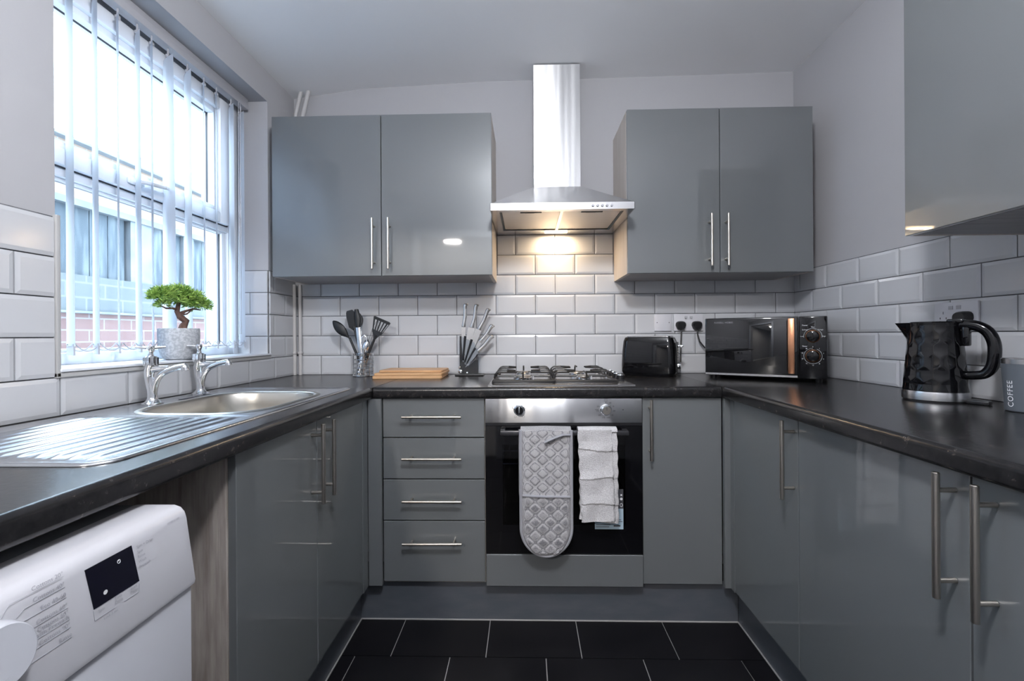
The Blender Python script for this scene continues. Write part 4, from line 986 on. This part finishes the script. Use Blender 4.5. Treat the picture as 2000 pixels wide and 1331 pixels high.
# ------------------------------------------------------------------ cutting boards
def board(label, x0, x1, y0, y1, z0, z1, rz):
    t = thing('cutting_board', label, 'cutting board', ((x0+x1)/2, (y0+y1)/2, z0), rz)
    hw, hd = (x1-x0)/2, (y1-y0)/2
    b = MB(); b.loft([rrect(-hw+0.001, hw-0.001, -hd+0.001, hd-0.001, 0.010, 0.0), rrect(-hw, hw, -hd, hd, 0.011, 0.0015), rrect(-hw, hw, -hd, hd, 0.011, z1-z0-0.0018), rrect(-hw+0.0015, hw-0.0015, -hd+0.0015, hd-0.0015, 0.010, z1-z0-0.0004)])
    obj('wooden_board', b, 'bamboo', t, world=False)
    return t
board('bamboo cutting board at the bottom of the stack beside the utensil holder', 0.482, 0.802, -0.255, -0.030, WT+0.0005, WT+0.0145, 0.03)
board('bamboo cutting board in the middle of the stack of three', 0.490, 0.806, -0.250, -0.030, WT+0.015, WT+0.026, 0.0)
board('smallest bamboo cutting board, topmost of the stack', 0.500, 0.800, -0.205, -0.028, WT+0.0265, WT+0.036, -0.02)

# ------------------------------------------------------------------ utensil holder and utensils
uh = thing('utensil_holder', 'small chrome wire basket holding utensils in the left back corner', 'utensil holder', (0.386, -0.090, WT))
b = MB(); R_ = 0.049
for z in (0.003, 0.022, 0.042, 0.062, 0.082, 0.105, 0.112): b.tube([(R_*math.cos(2*PI*k/28), R_*math.sin(2*PI*k/28), z) for k in range(28)], 0.0016 if z not in (0.112, 0.003) else 0.0024, 6, closed=True)
for k in range(10):
    a = 2*PI*k/10; b.cyl((R_*math.cos(a), R_*math.sin(a), 0.002), (R_*math.cos(a), R_*math.sin(a), 0.112), 0.0015, n=6)
obj('wire_basket', b, 'chrome', uh, world=False)
obj('base_tray', MB().lathe([(0.047, 0.0005), (0.047, 0.004)], n=28), 'steel_rough', uh, world=False)
def utensil(name, label, cat, foot, top, build):
    """foot and top in room coordinates; builder works along +Z of a local frame of length L with the blade facing -Y"""
    foot, top = Vector(foot), Vector(top); d = top-foot; L = d.length; z = d.normalized(); x = Vector((z.z, 0, -z.x)).normalized(); y = z.cross(x)
    t = thing(name, label, cat, foot); mtx = Matrix((x, y, z)).transposed().to_4x4()
    for nm, mb, m in build(L): mb.xform(mtx); obj(nm, mb, m, t, world=False)
    return t
def ubuild(head):
    def f(L):
        hb_ = MB().tube([(0, 0, 0), (0, 0, L*0.30)], [0.005, 0.006], 10)
        st = MB().tube([(0, 0, L*0.30), (0, 0, L-0.085)], [0.0065, 0.0055], 10)
        return [('steel_handle', hb_, 'steel'), ('stem', st, 'nylon')] + head(L)
    return f
def spoon_head(L):
    b = MB(); rings = []
    for k in range(13):
        t = k/12; zc = L-0.09+0.09*t; wv = 0.004+0.027*math.sin(PI*min(1, t*0.93+0.05))**0.8 if k < 12 else 0.004
        rings.append([(wv*math.cos(2*PI*j/16), 0.006*math.sin(2*PI*j/16)*(0.5+math.sin(PI*t)) + 0.010*math.sin(PI*t), zc) for j in range(16)])
    b.loft(rings); return [('spoon_bowl', b, 'nylon')]
def blade_head(w0, w1, h):
    def f(L):
        b = MB(); rings = []
        for z, ww in ((L-h-0.02, 0.006), (L-h, w0), (L-h*0.4, (w0+w1)/2+0.002), (L-0.010, w1), (L, w1*0.7)):
            rings.append([(-ww, -0.0018, z), (ww, -0.0018, z), (ww, 0.0018, z), (-ww, 0.0018, z)])
        b.loft(rings); return [('blade', b, 'nylon')]
    return f
def turner_head(L):
    b = MB(); h = 0.075; wv = lambda z: 0.024+0.022*(z-(L-h))/h
    # neck, side rails, end bar and ribs leave open slots
    b.loft([[(-w_, -0.0016, z), (w_, -0.0016, z), (w_, 0.0016, z), (-w_, 0.0016, z)] for z, w_ in ((L-h-0.028, 0.007), (L-h-0.012, 0.014), (L-h, 0.024), (L-h+0.012, 0.0275))])
    z0, z1 = L-h+0.012, L-0.014
    for u0, u1 in ((-1, -0.80), (-0.56, -0.40), (-0.16, 0.0), (0.24, 0.40), (0.62, 0.80), (0.92, 1.0)):
        a0, a1 = wv(z0), wv(z1)
        b.loft([[(u0*a0, -0.0016, z0), (u1*a0, -0.0016, z0), (u1*a0, 0.0016, z0), (u0*a0, 0.0016, z0)], [(u0*a1, -0.0016, z1), (u1*a1, -0.0016, z1), (u1*a1, 0.0016, z1), (u0*a1, 0.0016, z1)]])
    b.loft([[(-w_, -0.0016, z), (w_, -0.0016, z), (w_, 0.0016, z), (-w_, 0.0016, z)] for z, w_ in ((z1, wv(z1)), (L-0.004, 0.045), (L, 0.038))])
    return [('slotted_blade', b, 'nylon')]
def bent_spoon(L):
    b = MB(); rings = []; be = math.radians(21)
    for k in range(15):
        t = k/14; q = 0.118*t; wv = 0.004+0.020*math.sin(PI*min(1, max(0, (t-0.12)/0.88)))**0.75 if 0 < k < 14 else 0.004
        cx_, cz_ = -math.sin(be)*q, L-0.004+math.cos(be)*q
        rings.append([(cx_+wv*math.cos(2*PI*j/16)*math.cos(be), (0.006+0.004*math.sin(PI*t))*math.sin(2*PI*j/16)-0.006*math.sin(PI*t), cz_+wv*math.cos(2*PI*j/16)*math.sin(be)) for j in range(16)])
    b.loft(rings)
    return [('steel_handle', MB().tube([(0, 0, 0), (0, 0, L*0.30)], [0.005, 0.006], 10), 'steel'), ('stem', MB().tube([(0, 0, L*0.30), (0, 0, L)], [0.0065, 0.0055], 10), 'nylon'), ('spoon_bowl', b, 'nylon')]
utensil('serving_spoon', 'black nylon spoon leaning farthest left in the wire basket', 'spoon', (0.402, -0.105, WT+0.006), (0.328, -0.115, 1.100), bent_spoon)
utensil('spatula', 'broad black nylon spatula standing behind the leftmost spoon', 'spatula', (0.400, -0.085, WT+0.006), (0.318, -0.088, 1.236), ubuild(blade_head(0.024, 0.020, 0.082)))
utensil('ladle', 'black nylon ladle standing between the broad spatula and the tongs', 'ladle', (0.380, -0.066, WT+0.006), (0.336, -0.060, 1.235), ubuild(spoon_head))
utensil('turner', 'black slotted turner leaning to the right in the wire basket', 'turner', (0.372, -0.100, WT+0.006), (0.492, -0.118, 1.190), ubuild(turner_head))
def tongs(L):
    a = MB().box(-0.010, 0.010, -0.008, -0.006, 0, L-0.09, 0.0006).box(-0.010, 0.010, 0.006, 0.008, 0, L-0.09, 0.0006)
    h_ = MB(); rings = []
    for k in range(9):
        t = k/8; wv = 0.010+0.006*math.sin(PI*t); rings.append([(wv*math.cos(2*PI*j/12), 0.010*math.sin(2*PI*j/12), L-0.090+0.090*t) for j in range(12)])
    h_.loft(rings); return [('steel_arm', a, 'steel'), ('nylon_head', h_, 'nylon')]
utensil('tongs', 'upright tongs with black nylon head, tallest in the wire basket', 'tongs', (0.392, -0.108, WT+0.006), (0.357, -0.100, 1.240), tongs)
def peeler(L):
    b = MB().tube([(0, 0, 0), (0, 0, L-0.06)], [0.006, 0.007], 10)
    h_ = MB().tube([(0.000, 0, L-0.06), (-0.013, 0, L-0.045), (-0.013, 0, L-0.012), (0, 0, L), (0.013, 0, L-0.012), (0.013, 0, L-0.045)], 0.0032, 8, closed=True)
    return [('steel_handle', b, 'steel'), ('peeling_blade', h_, 'chrome')]
utensil('peeler', 'silver peeler low in the middle of the wire basket', 'peeler', (0.395, -0.118, WT+0.006), (0.404, -0.124, 1.112), peeler)
def opener(L):
    b = MB().box(-0.008, 0.008, -0.004, 0.004, 0, L-0.05, 0.002).lathe([(0.017, L-0.05), (0.020, L-0.035), (0.015, L-0.01), (0.006, L)], n=16)
    return [('opener_body', b, 'chrome')]
utensil('can_opener', 'chrome can opener slanting right in front of the peeler', 'can opener', (0.366, -0.122, WT+0.006), (0.418, -0.112, 1.090), opener)
def whisk(L):
    b = MB().tube([(0, 0, 0), (0, 0, L-0.11)], [0.006, 0.007], 10); w_ = MB()
    for k in range(4):
        a = PI*k/4; pts = []
        for j in range(13):
            t = j/12; s_ = math.sin(PI*t); u = 0.020*math.cos(PI*t)*(0.3+0.7*s_) if True else 0
            u = -0.020*math.sin(2*PI*(t-0.0))*0.5 if False else 0.020*math.cos(PI*t)
            z = L-0.11+0.11*math.sin(PI*t)**0.8
            pts.append((u*math.cos(a), u*math.sin(a), z))
        w_.tube(pts, 0.0009, 5)
    return [('steel_handle', b, 'steel'), ('wire_loops', w_, 'chrome')]
utensil('whisk', 'thin wire whisk standing behind the slotted turner', 'whisk', (0.376, -0.075, WT+0.006), (0.452, -0.060, 1.185), whisk)

# ------------------------------------------------------------------ knife stand with five knives
ks = thing('knife_stand', 'black and clear fan shaped knife stand left of the hob', 'knife stand', (0.915, -0.085, WT))
obj('stand_base', MB().box(0.846, 0.984, -0.125, -0.045, WT+0.0005, WT+0.008, 0.002), 'black', ks)
b = MB().prism([(0.862, WT+0.008), (0.955, WT+0.008), (0.955, 0.985), (0.940, 0.985), (0.905, 0.955), (0.885, 0.965), (0.880, 1.105), (0.862, 1.105)], 'Y', -0.060, -0.066)
obj('back_plate', b, 'black', ks, smooth=0)
b = MB()
for x, z, x1_, z1_ in ((0.880, 0.985, 0.893, 1.105), (0.890, 0.975, 0.925, 1.088), (0.898, 0.968, 0.942, 1.045), (0.905, 0.962, 0.952, 1.015)):
    b.tube([(x, -0.084, z), (x1_, -0.084, z1_)], [0.004, 0.007], 6)
obj('slot_divider', b, 'black', ks)
b = MB().ball((0.872, -0.112, 0.932), (0.011, 0.006, 0.011), 14).ball((0.868, -0.112, 0.950), 0.006, 10).ball((0.905, -0.112, 0.924), (0.006, 0.004, 0.006), 10)
obj('clamp_screw', b, 'chrome', ks)
obj('clear_shield', MB().prism([(0.862, WT+0.008), (0.955, WT+0.008), (0.972, 1.00), (0.935, 1.075), (0.862, 1.108)], 'Y', -0.0995, -0.1005), 'acrylic', ks, smooth=0)
KN = [('bread knife', (0.881, 0.975), (0.884, 1.150), (0.895, 1.265), 0.011, 'straightest upright silver handled knife, leftmost in the stand'),
      ('chef', (0.888, 0.970), (0.925, 1.146), (0.950, 1.262), 0.018, 'silver handled knife second from the left in the stand'),
      ('carving', (0.893, 0.965), (0.960, 1.136), (1.010, 1.240), 0.016, 'silver handled knife in the middle of the fan, third from the left'),
      ('utility', (0.905, 0.955), (0.966, 1.076), (1.030, 1.160), 0.010, 'silver handled knife leaning right, fourth in the fan'),
      ('paring', (0.893, 0.950), (0.953, 1.028), (1.028, 1.106), 0.009, 'lowest silver handled knife in the fan, leaning farthest right')]
for k, (nm, tip, bol, end, hw, lab) in enumerate(KN):
    y = -0.078 - 0.003*k if k else -0.079
    t = thing('kitchen_knife', lab, 'knife', (tip[0], y, tip[1]))
    T, Bp, En = Vector((tip[0], y, tip[1])), Vector((bol[0], y, bol[1])), Vector((end[0], y, end[1]))
    d = (Bp-T).normalized(); s_ = Vector((d.z, 0, -d.x)); Yv = Vector((0, 1, 0))
    b = MB(); rings = []
    for q, wa, wb in ((0.0, 0.001, 0.001), (0.25, hw*0.4, hw*0.5), (0.6, hw*0.8, hw*0.8), (1.0, hw, hw*0.9)):
        c_ = T+(Bp-T)*q; rings.append([tuple(c_-s_*wa-Yv*0.0008), tuple(c_+s_*wb-Yv*0.0004), tuple(c_+s_*wb+Yv*0.0004), tuple(c_-s_*wa+Yv*0.0008)])
    b.loft(rings); obj('blade', b, 'steel', t)
    b = MB(); d2 = (En-Bp).normalized(); s2 = Vector((d2.z, 0, -d2.x)); rings = []; Lh = (En-Bp).length
    for q, off, r in ((0.0, 0.0, 0.0095), (0.04, 0.0, 0.0105), (0.2, 0.001, 0.0085), (0.45, 0.0035, 0.0092), (0.7, 0.001, 0.0095), (0.88, -0.001, 0.0105), (0.97, 0.002, 0.012), (1.0, 0.004, 0.009)):
        c_ = Bp+d2*Lh*q+s2*off; rings.append([tuple(c_+s2*r*math.cos(2*PI*j/14)+Yv*0.0075*math.sin(2*PI*j/14)*(r/0.0095)) for j in range(14)])
    b.loft(rings); obj('knife_handle', b, mat('satin_handle', (0.66, 0.65, 0.64), 0.22, 1.0) if k == 0 else bpy.data.materials['satin_handle'], t)

# ------------------------------------------------------------------ oven glove and towel on the oven handle
og = thing('oven_glove', 'grey and white quilted double oven glove hanging on the oven door handle', 'oven glove', (1.263, -0.650, 0.53))
GX0, GX1, GZT, GZB = 1.170, 1.356, 0.762, 0.296
def glove_half(z): # half width at height z
    hw = (GX1-GX0)/2; rz_ = 0.105
    if z < GZB+rz_: t = (GZB+rz_-z)/rz_; return hw*math.sqrt(max(0.0, 1-t*t))
    return hw
def gpanel(cx, zt_, zb_, y, thick, sx=1.0, quilt=True, pocket=None):
    nx_, nz_ = 40, 110; vs = []; fs = []; dz = zb_-GZB
    for j in range(nz_+1):
        z = zb_+(zt_-zb_)*j/nz_
        z = zb_+(zt_-zb_)*(1-math.cos(PI*0.5*j/nz_)) if False else z
        hw = max(0.002, glove_half(z-dz)*sx)
        for i in range(nx_+1):
            u = 2*i/nx_-1; x = cx+hw*u
            e = min(1, (1-abs(u))*6, (z-zb_)/0.02+0.15)
            q = 0
            if quilt:
                a_ = (x*0.9+z)/0.050; c_ = (x*0.9-z)/0.050
                q = 0.0040*min(1, abs(math.sin(PI*a_))*1.5)**0.7*min(1, abs(math.sin(PI*c_))*1.5)**0.7
                q += 0.0003*math.sin(z*95)
            p_ = 0
            if pocket and z < pocket: p_ = 0.005
            vs.append((x, y-thick*0.5*max(0, e)**0.5-q*max(0, e)-p_*max(0, e), z))
    o_ = len(vs)
    for j in range(nz_+1):
        z = zb_+(zt_-zb_)*j/nz_; hw = max(0.002, glove_half(z-dz)*sx)
        for i in range(nx_+1): u = 2*i/nx_-1; e = min(1, (1-abs(u))*6); vs.append((cx+hw*u, y+thick*0.5*max(0, e)**0.5, z))
    W_ = nx_+1
    for j in range(nz_):
        for i in range(nx_):
            a_ = j*W_+i; fs.append((a_, a_+1, a_+W_+1, a_+W_)); a_ += o_; fs.append((a_, a_+W_, a_+W_+1, a_+1))
    return MB().add(vs, fs)
b = gpanel(1.263, GZT-0.006, GZB, -0.656, 0.012, pocket=0.521)
# fold over the handle
rings = []
for k in range(9):
    a = PI*k/8; rings.append([(1.263+s_*x_, -0.631-0.026*math.cos(a)*q, 0.753+0.014*math.sin(a)*q) for (s_, x_, q) in ((-1, 0.093, 1.0), (-1, 0.0, 1.12), (1, 0.093, 1.0), (1, 0.093, 0.6), (1, 0.0, 0.5), (-1, 0.093, 0.6))])
b.loft(rings)
b2 = gpanel(1.255, GZT-0.010, GZB+0.115, -0.6085, 0.009, quilt=False); b.add(b2.v, b2.f)
obj('quilted_body', b, 'quilt', og, smooth=70)
out = []
for k in range(0, 61):
    z = GZT-0.004-(GZT-GZB-0.105)*k/60; out.append((1.263-glove_half(z), -0.657, z))
for k in range(1, 40):
    a = PI + PI*k/40; out.append((1.263+0.093*math.cos(a), -0.657, GZB+0.105+0.105*math.sin(a)))
for k in range(60, -1, -1):
    z = GZT-0.004-(GZT-GZB-0.105)*k/60; out.append((1.263+glove_half(z), -0.657, z))
b = MB().tube(out, 0.0058, 8)
b.tube([(1.176, -0.668, 0.522), (1.21, -0.670, 0.520), (1.263, -0.672, 0.519), (1.32, -0.670, 0.518), (1.350, -0.668, 0.517)], 0.0048, 8)
obj('edge_binding', b, 'piping', og)
b = MB().tube([(1.352, -0.664, 0.742), (1.325, -0.672, 0.744), (1.290, -0.677, 0.733), (1.258, -0.678, 0.718)], [0.006, 0.0075, 0.0075, 0.0065], 8, flat=0.6)
obj('hanging_loop', b, 'piping', og)

tw = thing('tea_towel', 'folded white terry towels hanging on the oven handle right of the glove', 'towel', (1.45, -0.650, 0.6))
def towel_layer(x0, x1, xb0, xb1, zt_, zb0, zb1, y, creases, seed, th=0.006):
    rnd = random.Random(seed); nx_, nz_ = 36, 130; vs = []; fs = []; p1, p2 = rnd.uniform(0, 6), rnd.uniform(0, 6)
    for side in (0, 1):
        for j in range(nz_+1):
            t = j/nz_
            for i in range(nx_+1):
                u = i/nx_; zb = zb0+(zb1-zb0)*u; z = zt_+(zb-zt_)*t
                x = (x0+(xb0-x0)*t)*(1-u)+(x1+(xb1-x1)*t)*u + 0.0015*math.sin(40*t+p1)
                yy = y-0.0022*math.sin(9*u+6*t+p1)-0.0015*math.sin(23*t+p2+3*u)-0.0035*t
                for cz in creases:
                    czz = cz+0.006*math.sin(2.2*u+cz*40); dd = (z-czz)
                    if 0 < dd < 0.03: yy -= 0.0045*(1-dd/0.03)          # each tuck laps over the one below
                e = min(1, min(u, 1-u)*14)
                yy = yy-th/2*e**0.5 if side == 0 else y+th/2*e**0.5*0.8
                vs.append((x, yy, z))
    W_ = nx_+1; o_ = (nz_+1)*W_
    for j in range(nz_):
        for i in range(nx_):
            a_ = j*W_+i; fs.append((a_, a_+1, a_+W_+1, a_+W_)); a_ += o_; fs.append((a_, a_+W_, a_+W_+1, a_+1))
    for i in range(nx_):
        a_ = nz_*W_+i; fs.append((a_, a_+1, a_+1+o_, a_+o_)); fs.append((i, i+o_, i+1+o_, i+1))
    for j in range(nz_): a_ = j*W_; fs.append((a_, a_+W_, a_+W_+o_, a_+o_)); a_ += nx_; fs.append((a_, a_+o_, a_+W_+o_, a_+W_))
    return MB().add(vs, fs)
fl_ = towel_layer(1.378, 1.502, 1.392, 1.513, 0.760, 0.424, 0.430, -0.662, (0.688, 0.587, 0.487), 4)
obj('front_fold', fl_, 'cloth', tw, smooth=70)
b = towel_layer(1.400, 1.524, 1.385, 1.529, 0.758, 0.432, 0.414, -0.651, (0.685, 0.580, 0.478), 9, 0.005)
rings = []
for k in range(9):
    a = PI*k/8; rings.append([(x_, -0.632-0.024*q*math.cos(a), 0.752+0.013*q*math.sin(a)) for x_, q in ((1.382, 1.1), (1.44, 1.18), (1.524, 1.1), (1.524, 0.62), (1.382, 0.62))])
b.loft(rings)
b2 = towel_layer(1.390, 1.520, 1.390, 1.520, 0.752, 0.47, 0.47, -0.6085, (), 12, 0.005); b.add(b2.v, b2.f)
obj('back_fold', b, 'cloth', tw, smooth=70)

# ------------------------------------------------------------------ outside the window
struct('ground_outside', MB().box(-8, -0.31, -4, 8, -0.25, -0.12), 'yard')
ob = thing('outbuilding', 'brick outbuilding with dark timber boarded openings seen through the window', 'building', (-2.1, 1.4, -0.12))
def part(nm, mb, m): return obj(nm, mb, m, ob, smooth=0)
part('brick_base', MB().box(-2.3, -1.80, -3.0, 7.2, -0.12, 1.285), 'brick_red')
part('stone_band', MB().box(-2.3, -1.79, -3.0, 7.2, 1.285, 1.53), 'brick_stone')
part('sill_ledge', MB().box(-2.3, -1.76, -3.0, 7.2, 1.272, 1.288, 0.003), 'stone')
part('upper_wall', MB().box(-2.3, -1.80, -3.0, 7.2, 2.02, 2.40), 'brick_buff')
part('rear_board', MB().box(-2.3, -2.2, -3.0, 7.2, 1.53, 2.02), 'timber')
for y0, y1 in ((-1.4, 0.12), (0.20, 1.06), (1.26, 1.60), (1.72, 2.6), (2.7, 3.6)):
    b = MB(); y = y0
    while y < y1-0.02: b.box(-1.86, -1.83, y+0.003, min(y+0.14, y1)-0.003, 1.53, 1.995); y += 0.14
    part('timber_boarding', b, 'timber')
for y0, y1 in ((-3.0, -1.4), (0.12, 0.20), (1.06, 1.26), (1.60, 1.72), (2.6, 2.7), (3.6, 7.2)): part('jamb', MB().box(-2.0, -1.80, y0, y1, 1.53, 2.02), 'stone')
part('lintel', MB().box(-2.3, -1.785, -3.0, 7.2, 1.990, 2.035), 'stone')
part('coping', MB().box(-2.35, -1.74, -3.05, 7.25, 2.40, 2.42, 0.003), 'stone')
part('chimney', MB().box(-2.3, -1.95, 1.24, 1.56, 2.42, 2.58), 'brick_buff')
